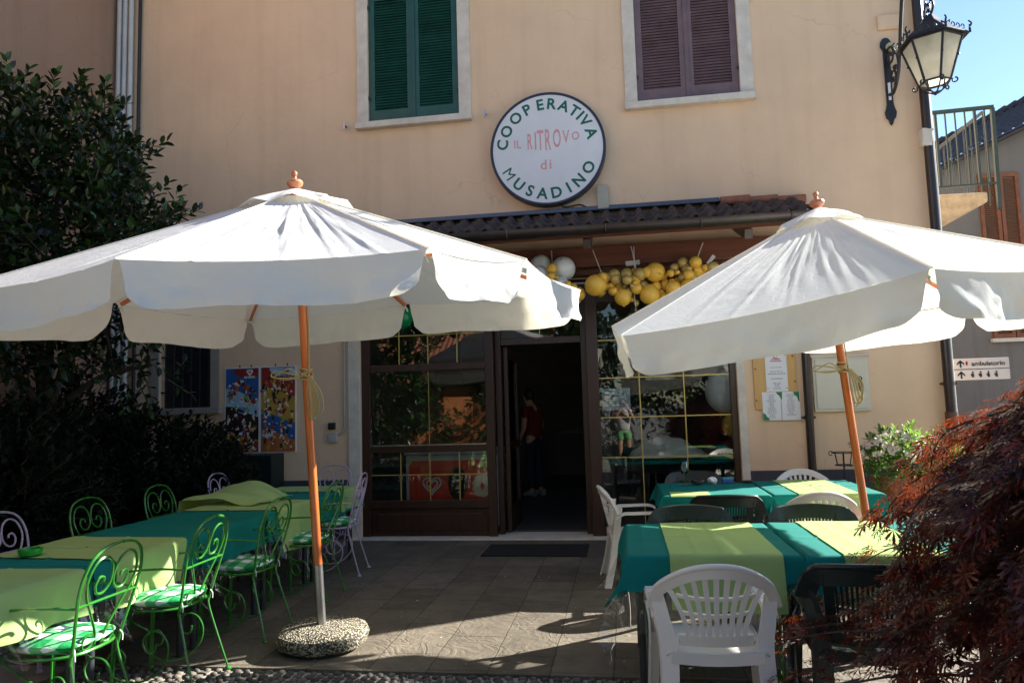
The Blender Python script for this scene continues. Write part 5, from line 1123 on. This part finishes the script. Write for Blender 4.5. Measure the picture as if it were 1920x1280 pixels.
# ------------------------------------------------------------------ people
def skinned(name, joints, edges, mt, parent, sub=2, root=0):
    keys = list(joints); me = bpy.data.meshes.new(name)
    me.from_pydata([joints[k][0] for k in keys], [(keys.index(a), keys.index(b)) for a, b in edges], []); me.materials.append(mt)
    o = bpy.data.objects.new(name, me); COL.objects.link(o); o.parent = parent
    sk = o.modifiers.new('skin', 'SKIN'); sk.use_smooth_shade = True
    for i, k in enumerate(keys):
        r = joints[k][1]; me.skin_vertices[0].data[i].radius = r if hasattr(r, '__len__') else (r, r)
        me.skin_vertices[0].data[i].use_root = (i == root)
    s = o.modifiers.new('sub', 'SUBSURF'); s.levels = sub; s.render_levels = sub
    return o
def person(label, loc, rz, J, top_mt, low_mt, low_to, sleeve, hair_long, s=1.0):
    t = thing('person', label, 'person', loc, rz); t.scale = (s, s, s)
    body = {'pelvis': (J['pelvis'], (.135, .095)), 'waist': (J['waist'], (.115, .085)), 'chest': (J['chest'], (.15, .10)), 'neck': (J['neck'], .055), 'chin': (J['chin'], (.062, .068)), 'head': (J['head'], (.076, .094)), 'crown': (J['crown'], (.05, .06)), 'nose': (J['nose'], .012)}
    E = [('pelvis', 'waist'), ('waist', 'chest'), ('chest', 'neck'), ('neck', 'chin'), ('chin', 'head'), ('head', 'crown'), ('head', 'nose')]
    for sd in 'lr':
        for k, r in (('shoulder', .062), ('elbow', .043), ('wrist', .029), ('palm', (.036, .018)), ('hip', .088), ('knee', .058), ('ankle', .038), ('toe', (.036, .026))): body[k+sd] = (J[k+sd], r)
        E += [('chest', 'shoulder'+sd), ('shoulder'+sd, 'elbow'+sd), ('elbow'+sd, 'wrist'+sd), ('wrist'+sd, 'palm'+sd), ('pelvis', 'hip'+sd), ('hip'+sd, 'knee'+sd), ('knee'+sd, 'ankle'+sd), ('ankle'+sd, 'toe'+sd)]
        w, p = Vector(J['wrist'+sd]), Vector(J['palm'+sd]); d = (p-w).normalized(); sgn = -1 if sd == 'l' else 1
        acr = d.cross(Vector((0, 1, .3))).normalized(); cr = d.cross(acr).normalized()
        for i in range(4):
            b0 = p+d*.02+acr*(.027-.018*i); L = (.068, .078, .072, .056)[i]
            body[f'f{i}a{sd}'] = (b0+d*.02, .0105); body[f'f{i}b{sd}'] = (b0+d*L*.55+cr*.012, .0095); body[f'f{i}c{sd}'] = (b0+d*L*.75+cr*.034, .008)
            E += [('palm'+sd, f'f{i}a{sd}'), (f'f{i}a{sd}', f'f{i}b{sd}'), (f'f{i}b{sd}', f'f{i}c{sd}')]
        body['t0'+sd] = (w.lerp(p, .6)+acr*.042, .012); body['t1'+sd] = (w.lerp(p, .9)+acr*.066+cr*.01, .0105); body['t2'+sd] = (p+d*.025+acr*.07+cr*.02, .009)
        E += [('palm'+sd, 't0'+sd), ('t0'+sd, 't1'+sd), ('t1'+sd, 't2'+sd)]
    skinned('body', body, E, SKIN, t)
    mix = lambda a, b, f: Vector(J[a]).lerp(Vector(J[b]), f)
    sh = {'hem': (mix('pelvis', 'waist', -.25), (.185, .15)), 'waist': (J['waist'], (.158, .128)), 'chest': (J['chest'], (.178, .132)), 'collar': (mix('chest', 'neck', .62), .075)}; E = [('hem', 'waist'), ('waist', 'chest'), ('chest', 'collar')]
    for sd in 'lr': sh['s'+sd] = (J['shoulder'+sd], .076); sh['e'+sd] = (mix('shoulder'+sd, 'elbow'+sd, sleeve), .064); E += [('chest', 's'+sd), ('s'+sd, 'e'+sd)]
    skinned('shirt', sh, E, top_mt, t)
    tr = {'p': (J['pelvis'], (.168, .135)), 'w': (mix('pelvis', 'waist', .45), (.152, .12))}; E = [('p', 'w')]
    for sd in 'lr':
        tr['h'+sd] = (J['hip'+sd], .104)
        if low_to > 1: tr['k'+sd] = (J['knee'+sd], .076); tr['a'+sd] = (mix('knee'+sd, 'ankle'+sd, .93), .062); E += [('p', 'h'+sd), ('h'+sd, 'k'+sd), ('k'+sd, 'a'+sd)]
        else: tr['k'+sd] = (mix('hip'+sd, 'knee'+sd, low_to), .096); E += [('p', 'h'+sd), ('h'+sd, 'k'+sd)]
    skinned('shorts' if low_to < 1 else 'trousers', tr, E, low_mt, t)
    for sd in 'lr':
        a, q = Vector(J['ankle'+sd]), Vector(J['toe'+sd]); skinned('shoe', {'a': (a-Vector((0, 0, .03)), .05), 'h': (a+(a-q)*.25-Vector((0, 0, .045)), .038), 'm': (a.lerp(q, .6)-Vector((0, 0, .008)), (.047, .036)), 't': (q+(q-a)*.1, (.04, .03))}, [('a', 'h'), ('a', 'm'), ('m', 't')], SHOE, t)
    hd, fwd = Vector(J['head']), (Vector(J['nose'])-Vector(J['head'])); fwd.normalize()
    b = MB()
    g = bmesh.ops.create_icosphere(b.bm, subdivisions=3, radius=1)
    for v in g['verts']:
        c = v.co.copy(); f = c.dot(fwd); v.co = hd+Vector((c.x*.087, c.y*.105, c.z*.112+.022))-fwd*.014+Vector((0, 0, .004*noise.noise(c*9)))
        if f > .25 and c.z < .45: v.co -= fwd*(f-.25)*.13
        if hair_long and f < .2 and c.z < -.1: v.co.z -= .10*(-c.z)
    b.build('hair', HAIR, t, auto=180)
    side = fwd.cross(Vector((0, 0, 1))).normalized()
    for sd in (-1, 1):
        MB().ball(tuple(hd+fwd*.083+side*sd*.032+Vector((0, 0, .008))), .011, n=2).build('eye', BLK, t); MB().ball(tuple(hd+side*sd*.079-Vector((0, 0, .01))), .026, .35, .7, 1.1, 2).build('ear', SKIN, t)
    MB().ball(tuple(hd+fwd*.078-Vector((0, 0, .058))), .02, 1, .4, .3, 2).build('mouth', M('lip', (.35, .12, .1), .5), t)
    return t
stand = {'pelvis': (0, 0, .93), 'waist': (0, .0, 1.08), 'chest': (0, .02, 1.30), 'neck': (0, .045, 1.46), 'chin': (0, .08, 1.535), 'head': (0, .10, 1.60), 'crown': (0, .09, 1.675), 'nose': (0, .195, 1.575),
         'shoulderl': (-.175, .02, 1.39), 'elbowl': (-.215, .02, 1.11), 'wristl': (-.20, .14, .90), 'palml': (-.195, .18, .84), 'shoulderr': (.175, .02, 1.39), 'elbowr': (.22, .0, 1.11), 'wristr': (.205, .10, .89), 'palmr': (.20, .13, .82),
         'hipl': (-.095, 0, .89), 'kneel': (-.10, .03, .49), 'anklel': (-.11, -.03, .085), 'toel': (-.125, .13, .035), 'hipr': (.095, 0, .89), 'kneer': (.105, .02, .49), 'ankler': (.11, -.04, .085), 'toer': (.13, .12, .035)}
person('man in a red shirt and dark jeans standing inside the dim doorway', (-1.50, 3.75, .03), R(58), stand, REDS, JEANS, 2, .55, False, 1.03)
cy = CAM.y
ph = dict(stand); ph.update({'shoulderl': (-.165, .06, 1.38), 'elbowl': (-.20, .24, 1.20), 'wristl': (-.085, .285, 1.425), 'palml': (-.062, .275, 1.495), 'shoulderr': (.165, .06, 1.38), 'elbowr': (.25, .18, 1.18), 'wristr': (.125, .25, 1.44), 'palmr': (.095, .245, 1.51)})
person('person in a white top and pale green shorts photographing, mirrored in the window', (0, cy-.42, 0), 0, ph, WSHIRT, GSHORT, .55, .3, True, .965)
t = thing('photo_camera', 'black photo camera held up by the person mirrored in the shop window', 'camera', (0, cy-.17, 1.5))
MB().box(-.068, .068, -.03, .025, -.05, .045).build('body', BLK, t, smooth=False, bevel=.008); MB().box(-.028, .028, -.03, .02, .0455, .065).build('viewfinder', BLK, t, smooth=False, bevel=.006)
MB().lathe([(.034, 0), (.035, .06), (.038, .062), (.038, .085), (.03, .088), (.028, .075)], seg=24, M4=Matrix.Translation((0, .0255, 0)) @ Matrix.Rotation(R(-90), 4, 'X')).build('lens', BLK, t)
# ------------------------------------------------------------------ vegetation
class Leaves:
    def __init__(s, seed): s.V = []; s.F = []; s.r = random.Random(seed)
    def leaf(s, p, d, n, L, w):
        """one leaf of six corners, folded a little along its midrib"""
        d = d.normalized(); n = (n-d*n.dot(d)); n = n.normalized() if n.length > 1e-4 else d.orthogonal().normalized(); sd = d.cross(n); k = len(s.V)
        s.V += [p, p+d*L*.35+sd*w*.5+n*w*.10, p+d*L*.72+sd*w*.42+n*w*.08, p+d*L-n*L*.06, p+d*L*.72-sd*w*.42+n*w*.08, p+d*L*.35-sd*w*.5+n*w*.10]
        s.F += [(k, k+1, k+2, k+3), (k, k+3, k+4, k+5)]
    def palm(s, p, d, n, L, lobes=7):
        d = d.normalized(); n = (n-d*n.dot(d)); n = n.normalized() if n.length > 1e-4 else d.orthogonal().normalized(); sd = d.cross(n); k0 = len(s.V); s.V.append(p)
        for i in range(lobes):
            a = (i/(lobes-1)*2-1)*1.95; l = L*(1-.48*abs(a)/1.95)*s.r.uniform(.85, 1.1); ld = (d*math.cos(a)+sd*math.sin(a)-n*.18*s.r.random()).normalized(); ls = ld.cross(n); k = len(s.V); w = l*.06
            s.V += [p+ld*l*.5+ls*w, p+ld*l-n*l*.14, p+ld*l*.5-ls*w]; s.F.append((k0, k, k+1, k+2))
            for q in (.45, .68):      # saw-toothed side lobes
                for sg in (-1, 1):
                    b0 = p+ld*l*q; tip = b0+(ld*.8+ls*sg*.5)*l*.20; kk = len(s.V); s.V += [b0+ld*l*.08, tip]; s.F.append((k0, kk, kk+1))
    def build(s, name, mt, parent): return pydata(name, s.V, s.F, mt, parent)
def rdir(r):
    z = r.uniform(-1, 1); a = r.uniform(0, 2*math.pi); q = math.sqrt(1-z*z); return Vector((q*math.cos(a), q*math.sin(a), z))
def clump_crown(Lv, ells, n_twigs, leaf_n, L, w, droop=.0, shell=.55, lim=None, twig=.22):
    r = Lv.r; tot = sum(e[1][0]*e[1][1]+e[1][1]*e[1][2]+e[1][0]*e[1][2] for e in ells); stems = []
    for c, rad in ells:
        c = Vector(c); m = int(n_twigs*(rad[0]*rad[1]+rad[1]*rad[2]+rad[0]*rad[2])/tot)
        for _ in range(m):
            u = rdir(r); k = shell+(1.06-shell)*r.random()**.6
            k *= 1+.26*noise.noise(u*2.3+c)
            p = c+Vector((u.x*rad[0], u.y*rad[1], u.z*rad[2]))*k
            if lim and not lim(p): continue
            d = (u+rdir(r)*.55+Vector((0, 0, .25-droop))).normalized(); e = p+d*twig
            stems.append((p-d*twig*.3, e))
            for i in range(leaf_n):
                f = i/leaf_n; a = i*2.4+r.uniform(-.4, .4); o = d.orthogonal().normalized(); o = Quaternion(d, a) @ o
                ld = (d*(.35+.5*f)+o*(.95-.4*f)+Vector((0, 0, .1-droop))).normalized(); n = (Vector((0, 0, 1))+rdir(r)*.5)
                s = r.uniform(.75, 1.15); Lv.leaf(p+d*twig*f, ld, n, L*s, w*s)
    return stems
def twigs_mesh(stems, r, parent, name='twig'):
    b = MB()
    for a, c in stems: b.tube([a, c], [r, r*.5], 4, caps=False)
    return b.build(name, BARK, parent, recalc=False)
def limb(b, pts, r0, r1):
    P = smoothpath(pts, 5); b.tube(P, [r0+(r1-r0)*i/(len(P)-1) for i in range(len(P))], 8)
t = thing('laurel_tree', 'large dark glossy leaved tree at the left in front of the white pipes', 'tree')
Lv = Leaves(21); inx = lambda p: p.x > -6.45
st = clump_crown(Lv, [((-5.75, -2.2, 3.35), (1.15, 1.0, 1.25)), ((-4.85, -2.35, 3.05), (.85, .8, .82)), ((-5.4, -2.2, 4.1), (.8, .75, .62)), ((-5.9, -3.0, 2.6), (.9, .9, .8)), ((-4.35, -2.4, 3.05), (.45, .5, .40)), ((-5.95, -2.5, 4.05), (.6, .7, .7))], 1500, 9, .105, .05, lim=inx, twig=.26, shell=.4)
st += clump_crown(Lv, [((-5.1, -2.3, 2.05), (.95, .5, .22)), ((-4.6, -2.0, 1.9), (.5, .4, .2))], 65, 7, .10, .048, droop=.3, shell=.2, twig=.25)
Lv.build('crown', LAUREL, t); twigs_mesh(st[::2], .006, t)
b = MB(); limb(b, [(-5.5, -2.1, -.03), (-5.48, -2.1, .9), (-5.55, -2.15, 1.8), (-5.7, -2.2, 3.3)], .065, .04); b.build('trunk', BARK, t)
b = MB()
for e in ((-4.7, -2.3, 3.1), (-5.3, -2.3, 4.2), (-5.9, -3.0, 2.7), (-4.35, -2.2, 2.0), (-6.0, -2.3, 3.9), (-5.0, -2.4, 1.95)): limb(b, [(-5.52, -2.12, 1.55), ((-5.52+e[0])/2, (-2.12+e[1])/2, (1.6+e[2])/2+.1), e], .045, .012)
b.build('limb', BARK, t)
t = thing('laurel_tree', 'unseen dark laurel added left of the terrace to block sky light', 'tree')  # unseen tree, added to keep sky light off the left tables
Lv = Leaves(24); st = clump_crown(Lv, [((-5.3, -6.7, 2.6), (1.2, 1.3, 1.9)), ((-5.6, -8.6, 2.4), (1.2, 1.3, 1.8))], 900, 8, .16, .08, lim=inx, twig=.3, shell=.3); Lv.build('crown', LAUREL, t)
b = MB(); limb(b, [(-5.4, -6.7, -.04), (-5.3, -6.7, 1.2), (-5.3, -6.7, 2.6)], .08, .04); b.build('trunk', BARK, t)
t = thing('dark_shrub', 'dark small leaved shrub growing below the barred window', 'shrub')
Lv = Leaves(22); st = clump_crown(Lv, [((-5.2, -1.0, .80), (.95, .6, .62)), ((-4.55, -1.1, .75), (.5, .45, .52)), ((-5.9, -1.3, .95), (.55, .8, .85))], 1900, 9, .075, .036, lim=lambda p: p.z > 0 and p.y < -.12 and inx(p), twig=.2)
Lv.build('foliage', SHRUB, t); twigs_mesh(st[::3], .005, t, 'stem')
b = MB()
for i in range(9): a = i*.7; limb(b, [(-5.2+.2*math.cos(a), -1.0+.15*math.sin(a), -.02), (-5.2+.45*math.cos(a), -1.0+.3*math.sin(a), .4), (-5.2+.8*math.cos(a), -1.0+.45*math.sin(a), .9)], .015, .006)
b.build('branch', BARK, t)
t = thing('dark_shrub', 'dark shrub standing behind the left row of iron chairs at the picture edge', 'shrub')
Lv = Leaves(23); st = clump_crown(Lv, [((-5.4, -2.9, .8), (.85, .9, .75)), ((-5.5, -4.1, .75), (.8, .8, .7))], 1900, 9, .075, .036, lim=lambda p: p.z > 0 and inx(p), twig=.2)
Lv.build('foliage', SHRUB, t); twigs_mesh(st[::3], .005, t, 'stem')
# red maple in the near right corner
t = thing('red_maple', 'weeping dark red Japanese maple with finely cut leaves in the near right corner', 'tree')
MC = Vector((2.36, -5.92, 0)); Lv = Leaves(31); r = Lv.r; b = MB()
def spray(P, o, dens, big, flat=.35):
    n = len(P); b.tube(P, [.009-.0075*k/(n-1) for k in range(n)], 5)
    for k in range(max(2, n//5), n):
        for _ in range(dens if k < n*.5 else dens+2):
            p = P[k]+rdir(r)*.045; tan = (P[min(k+1, n-1)]-P[k-1]).normalized(); d = (tan*.9+o*.35+Vector((0, 0, -flat))+rdir(r)*.6); Lv.palm(p, d, Vector((0, 0, 1))+o*.4+rdir(r)*.5, r.uniform(.045, .085)*big)
for i in range(900):
    a = r.uniform(0, 2*math.pi); reach = r.uniform(.10, 1.0)**.6*1.40; lay = r.uniform(.0, 1)**.55
    hmax = (2.26-.96*(reach/1.40)**1.7)*r.uniform(.93, 1.05); zt = hmax*(.32+.68*lay); o = Vector((math.cos(a), math.sin(a), 0))
    if lay > .45 and lay < .8: reach *= .88
    P = smoothpath([MC+Vector((0, 0, .55+.25*lay)), MC+o*reach*.40+Vector((0, 0, zt*.88)), MC+o*reach*.72+Vector((r.uniform(-.06, .06), r.uniform(-.06, .06), zt)), MC+o*reach*.95+Vector((r.uniform(-.08, .08), r.uniform(-.08, .08), zt-.08)), MC+o*(reach*1.08)+Vector((0, 0, zt-.22-.15*r.random()))], 5)
    spray(P, o, 3, 1.0)
for i in range(84):          # long wispy sprays that reach out past the dome on the chairs' side
    a = R(r.uniform(120, 260)); o = Vector((math.cos(a), math.sin(a), 0)); zt = r.choice((1.42, 1.36, 1.05, .92, .62, .5))+r.uniform(-.10, .06); reach = (1.30 if zt > 1.15 else 1.42 if zt > .8 else 1.9)+r.uniform(-.2, .1)
    P = smoothpath([MC+Vector((0, 0, zt*.6)), MC+o*reach*.45+Vector((0, 0, zt)), MC+o*reach*.8+Vector((0, 0, zt+.02)), MC+o*reach*1.0+Vector((0, 0, zt-.07)), MC+o*reach*1.1+Vector((0, 0, zt-.16))], 6)
    spray(P, o, 1, .9, .15)
for i in range(30): pass
Lv.build('crown', MAPLE, t); b.build('branch', BARK, t, recalc=False)
b = MB(); limb(b, [(1.95, -5.95, -.04), (1.9, -5.9, .25), (2.0, -5.98, .5), (1.95, -5.95, .85)], .07, .045); b.build('trunk', BARK, t)
# flower planter and wire stand by the wall
t = thing('flower_planter', 'terracotta planter of white and pink flowers on a low stone block by the wall', 'planter', (2.70, -.70, 0))
MB().box(-.2, .25, -.2, .2, .001, .36).build('stone_block', STONE, t, smooth=False, bevel=.015)
MB().lathe([(.16, .362), (.20, .42), (.27, .66), (.30, .665), (.30, .725), (.265, .725), (.25, .69)], seg=32).build('pot', TERRA, t)
MB().lathe([(.24, .66), (.25, .70)], seg=24).build('soil', GROUND, t)
Lv = Leaves(41); st = clump_crown(Lv, [((-.07, -.05, .93), (.30, .26, .19)), ((.26, -.1, .87), (.26, .22, .17)), ((-.2, -.16, .80), (.16, .16, .10))], 190, 8, .075, .030, shell=.3, twig=.13)
Lv.build('foliage', FLEAF, t); twigs_mesh(st[::2], .004, t, 'stem')
Lv = Leaves(42); r = Lv.r
for i in range(80):
    u = rdir(r); u.z = abs(u.z)*.9+.05; u.y = -abs(u.y) if r.random() < .75 else u.y; c = Vector((-.05, -.05, .92)) if i % 3 else Vector((.30, -.1, .86)); p = c+Vector((u.x*.34, u.y*.31, u.z*.24)); n = (u+Vector((0, -.5, .2))).normalized(); o = n.orthogonal().normalized()
    for k in range(5): d = Quaternion(n, k*1.257) @ o; Lv.leaf(p, d+n*.35, n, r.uniform(.030, .042), .03)
Lv.build('blossom', PETAL, t)
t = thing('plant_stand', 'empty black wire plant stand with a ring top beside the orange pole', 'plant stand', (2.27, -.28, 0))
b = MB()
for rr_, z in ((.115, .93), (.085, .80)): b.tube([(rr_*math.cos(a), rr_*math.sin(a), z) for a in np.linspace(0, 2*math.pi, 25)[:-1]], .006, 6, closed=True)
for k in range(4): a = k*math.pi/2+.5; b.tube([(.115*math.cos(a), .115*math.sin(a), .93), (.085*math.cos(a), .085*math.sin(a), .80), (.0, .0, .79)], .005, 5)
b.tube([(-.115+.02*math.cos(a)-.01, 0, .925+.022*math.sin(a)) for a in np.linspace(0, 5.5, 12)], .005, 5)
b.build('basket_ring', BLK, t); MB().tube([(0, 0, .05), (0, 0, .93)], .009, 8).build('stem', BLK, t)
for k in range(3): a = k*2.094; MB().tube(smoothpath([(0, 0, .22), (.10*math.cos(a), .10*math.sin(a), .12), (.15*math.cos(a), .15*math.sin(a), .0)]), .007, 6).build('leg', BLK, t)
# ------------------------------------------------------------------ beyond the right corner
nb = thing('grey_house', 'grey rendered house with brown shutters and dark tiled roof beyond the corner', 'building')
HY = 10.0
MB().prism([(6.4, -.04), (15.0, -.04), (15.0, 10.1), (8.9, 7.42), (7.5, 6.8), (6.4, 6.3)], HY, HY+5).build('wall', GREYPL, nb, smooth=False)
b = MB(); A = Vector((7.0, HY-.35, 6.62)); B = Vector((15.0, HY-.35, 10.15)); up_ = Vector((-.05, 2.4, .82))
def rf(u, v):
    p = A.lerp(B, u)+up_*v; k = (v*7) % 1; ph = (u*34) % 1
    return p+Vector((0, -.02, .05))*k+Vector((0, 0, .05*math.cos(ph*2*math.pi)))
b.grid(rf, 34*6, 42); b.build('roof', SLATE, nb, auto=30)
b = MB()
for i in range(30):
    p = (A+up_).lerp(B+up_, i/30); q = (A+up_).lerp(B+up_, (i+1.15)/30); b.tube([p+Vector((0, 0, .02)), q+Vector((0, 0, .06))], [.09, .11], 8)
b.build('ridge_tile', SLATE, nb)
MB().tube([A+Vector((0, -.05, -.06)), B+Vector((0, -.05, -.06))], .07, 8).build('gutter', GUT, nb)
for (x0, x1, z0, z1) in ((8.62, 9.50, 4.9, 6.72), (8.66, 9.62, 2.78, 4.25)):
    b = MB(); b.box(x0-.06, x1+.06, HY-.12, HY-.002, z0-.09, z0-.005); wn = b.build('window', STONE, nb, smooth=False)
    xm = (x0+x1)/2
    for a, c in ((x0, xm-.01), (xm+.01, x1)):
        b = MB(); b.box(a, a+.08, HY-.06, HY-.003, z0, z1); b.box(c-.08, c, HY-.06, HY-.003, z0, z1); b.box(a+.081, c-.081, HY-.058, HY-.003, z0, z0+.1); b.box(a+.081, c-.081, HY-.058, HY-.003, z1-.1, z1)
        z = z0+.12
        while z < z1-.11: b.box(a+.08, c-.08, -.025, .02, -.005, .005, Matrix.Translation((0, HY-.03, z)) @ Matrix.Rotation(R(35), 4, 'X')); z += .05
        b.build('shutter', SHB, wn, smooth=False)
t = thing('stair_landing', 'stone landing with a green iron railing and a sloping handrail at the corner', 'landing')
RAILM = M('green_rail_paint', (.035, .055, .046), .45, .2, 8); TUBEM = M('weathered_handrail', (.17, .165, .13), .5, .2, 8)
MB().prism([(3.49, 4.02), (4.95, 4.06), (5.1, 4.15), (5.42, 4.30), (5.47, 4.33), (5.47, 4.47), (3.49, 4.50)], 3.0, 4.4).build('slab', M('lichen_stone', (.48, .38, .24), .9, .35, 6, .4, 40), t, smooth=False, bevel=.02)
b = MB(); b.bar((3.6, 3.02, 5.72), (5.66, 3.02, 5.76), .05, .05); b.bar((3.6, 3.02, 4.58), (5.62, 3.02, 4.60), .025, .025); b.bar((5.62, 3.02, 4.2), (5.645, 3.02, 5.74), .05, .05); b.build('railing', RAILM, t, smooth=False)
b = MB()
for i in range(14): x = 3.75+i*.137; b.bar((x, 3.02, 4.6), (x, 3.02, 5.74), .018 if i % 4 else .034, .018 if i % 4 else .034)
b.build('baluster', RAILM, t, smooth=False)
b = MB(); p0, p1 = Vector((4.3, 4.0, 4.75)), Vector((5.98, 4.0, 6.05)); b.tube([p0, p1], .028, 8); b.build('handrail', TUBEM, t)
b = MB()
for i in range(17): p = p0.lerp(p1, i/16); b.tube([p, (p.x, p.y, 4.5)], .010, 5)
for i in range(16):
    p = p0.lerp(p1, (i+.5)/16)-Vector((0, 0, .42))
    for s in (-1, 1): b.tube([(p.x+s*.025+.022*math.cos(a), p.y, p.z+.05*s+.03*math.sin(a)) for a in np.linspace(0, 5, 8)], .006, 4)
b.build('stair_baluster', RAILM, t)
SIGNGREY = M('sign_grey_white', (.46, .46, .46), .6, .1, 4)
t = thing('direction_sign', 'white direction sign with black arrows reading ambulatorio beside the dark downpipe', 'sign')
p0, p1, p2 = Vector((3.873, 0.800, 1.918)), Vector((4.456, 0.800, 1.920)), Vector((3.853, 0.800, 1.667))
x0, x1, zt, zb = p0.x, p1.x, p0.z, p2.z; zm = (zt+zb)/2; xr = x1+.02
for (a, c, nm) in ((zm+.006, zt, 'upper'), (zb, zm-.006, 'lower')):
    MB().box(x0, xr, .8, .83, a, c).build('panel', SIGNGREY, t, smooth=False, bevel=.004)
    b = MB(); cz = (a+c)/2; cx = x0+.075; h = (c-a)*.36
    b.box(cx-.009, cx+.009, .797, .7995, cz-h, cz+h*.8); b.prism([(cx-.04, cz+h*.15), (cx, cz+h), (cx+.04, cz+h*.15), (cx+.04, cz+h*.15-.022), (cx, cz+h-.024), (cx-.04, cz+h*.15-.022)], .797, .7995); b.build('arrow', BLK, t, smooth=False)
cz = (zm+.006+zt)/2
b = MB(); b.box(x0+.135, x0+.15, .797, .7995, cz-.02, cz+.03); b.box(x0+.128, x0+.157, .797, .7995, cz+.0, cz+.012); b.build('red_mark', PRED, t, smooth=False)
text_obj('lettering', 'ambulatorio', .074, BLK, t, Matrix.Translation((x0+.375, .797, cz-.005)), offset=.001)
cz = (zm-.006+zb)/2; b = MB()
for i in range(4):
    cx = x0+.20+i*.085; b.ball((cx, .798, cz+.028), .012, 1, .1, 1, 1); b.box(cx-.012, cx+.012, .797, .7995, cz-.03, cz+.014); b.box(cx-.022, cx-.014, .797, .7995, cz-.015, cz+.012)
b.build('pictogram', BLK, t, smooth=False)
b = MB()
for q in (zt-.05, zb+.05): b.bar((3.489, .845, q), (x0+.2, .845, q), .025, .02)
b.build('wall_arm', GREYP, t, smooth=False)
# ------------------------------------------------------------------ what the windows mirror: the far side of the little square
oh = thing('orange_house', 'orange rendered house across the square, mirrored in the left shop window', 'building')
b = wall_mesh(-16, -3.2, -.04, 2.5, [(-12.5, -11.4, .9, 2.1), (-9.2, -8.1, .9, 2.1), (-6, -4.9, .9, 2.1)], -20.0, -20.3); b.build('wall', ORANGEH, oh, smooth=False)
MB().prism([(-16.4, 2.505), (-2.8, 2.505), (-2.8, 2.62), (-16.4, 2.62)], -20.4, -19.5).build('eave', TILE, oh, smooth=False)
o_ = MB().grid(lambda u, v: Vector((-16.4+13.6*u, -19.5-4*v, 2.63+2.6*v+.04*math.cos(u*400))), 300, 8).build('roof', RTILE, oh)
for x in (-12.5, -9.2, -6): MB().box(x+.01, x+1.09, -20.28, -20.2, .91, 2.09).build('window', SHB, oh, smooth=False)
t = thing('garden_hedge', 'clipped green hedge along the far edge of the square, mirrored in the windows', 'hedge')
Lv = Leaves(51); st = clump_crown(Lv, [((-8+i*1.7, -13.0+.3*math.sin(i*2), .75), (1.1, .7, .75+.25*math.sin(i*1.7))) for i in range(11)], 1600, 8, .11, .055, lim=lambda p: p.z > 0, twig=.25); Lv.build('foliage', HEDGEL, t); twigs_mesh(st[::6], .008, t, 'stem')
spots = [(-10.5, -12.5, 5.0, 1.7, 'dark tree at the left end of the square, seen only mirrored'), (-8.9, -12.3, 5.6, 1.5, 'tall dark tree before the orange house, seen only mirrored'), (-2.6, -14.6, 6.6, 1.9, 'dark tree beside the orange house gable, seen only mirrored'), (2.6, -13.5, 7.0, 2.5, 'broad dark tree behind the photographer, seen only mirrored'), (6.6, -12.6, 6.5, 2.3, 'dark tree right of the broad tree, seen only mirrored'), (10.6, -12.0, 6.0, 2.2, 'dark tree at the right end of the square, seen only mirrored')]
for i, (x, y, h, rr_, lab) in enumerate(spots):
    t = thing('dark_tree', lab, 'tree', (x, y, 0)); Lv = Leaves(60+i)
    st = clump_crown(Lv, [((0, 0, h*.62), (rr_, rr_, h*.36)), ((rr_*.5, .3, h*.45), (rr_*.8, rr_*.8, h*.25)), ((-rr_*.5, .2, h*.40), (rr_*.8, rr_*.8, h*.22))], 1000, 8, .24, .12, twig=.45, shell=.3); Lv.build('crown', HEDGEL, t)
    b = MB(); limb(b, [(0, 0, -.04), (.1, 0, h*.3), (0, .1, h*.75)], .16, .05); b.build('trunk', BARK, t)

rnd = random.Random(12); vs, fs = [], []
for _ in range(170):
    x, y, k, a, q = rnd.uniform(-3.4, 1.4), rnd.uniform(-4.15, -.5), len(vs), rnd.uniform(0, 6.28), rnd.uniform(.004, .013)
    ca, sa = math.cos(a)*q, math.sin(a)*q
    vs += [(x+ca, y+sa, .003), (x-sa*.5, y+ca*.5, .008), (x-ca, y-sa, .003), (x+sa*.5, y-ca*.5, .005)]; fs.append((k, k+1, k+2, k+3))
tag(pydata('crumbs', vs, fs, M('pale_litter', (.5, .46, .36), .9, .4, 3)), 'pale crumbs and petals scattered over the dark paving slabs', 'litter', kind='stuff')
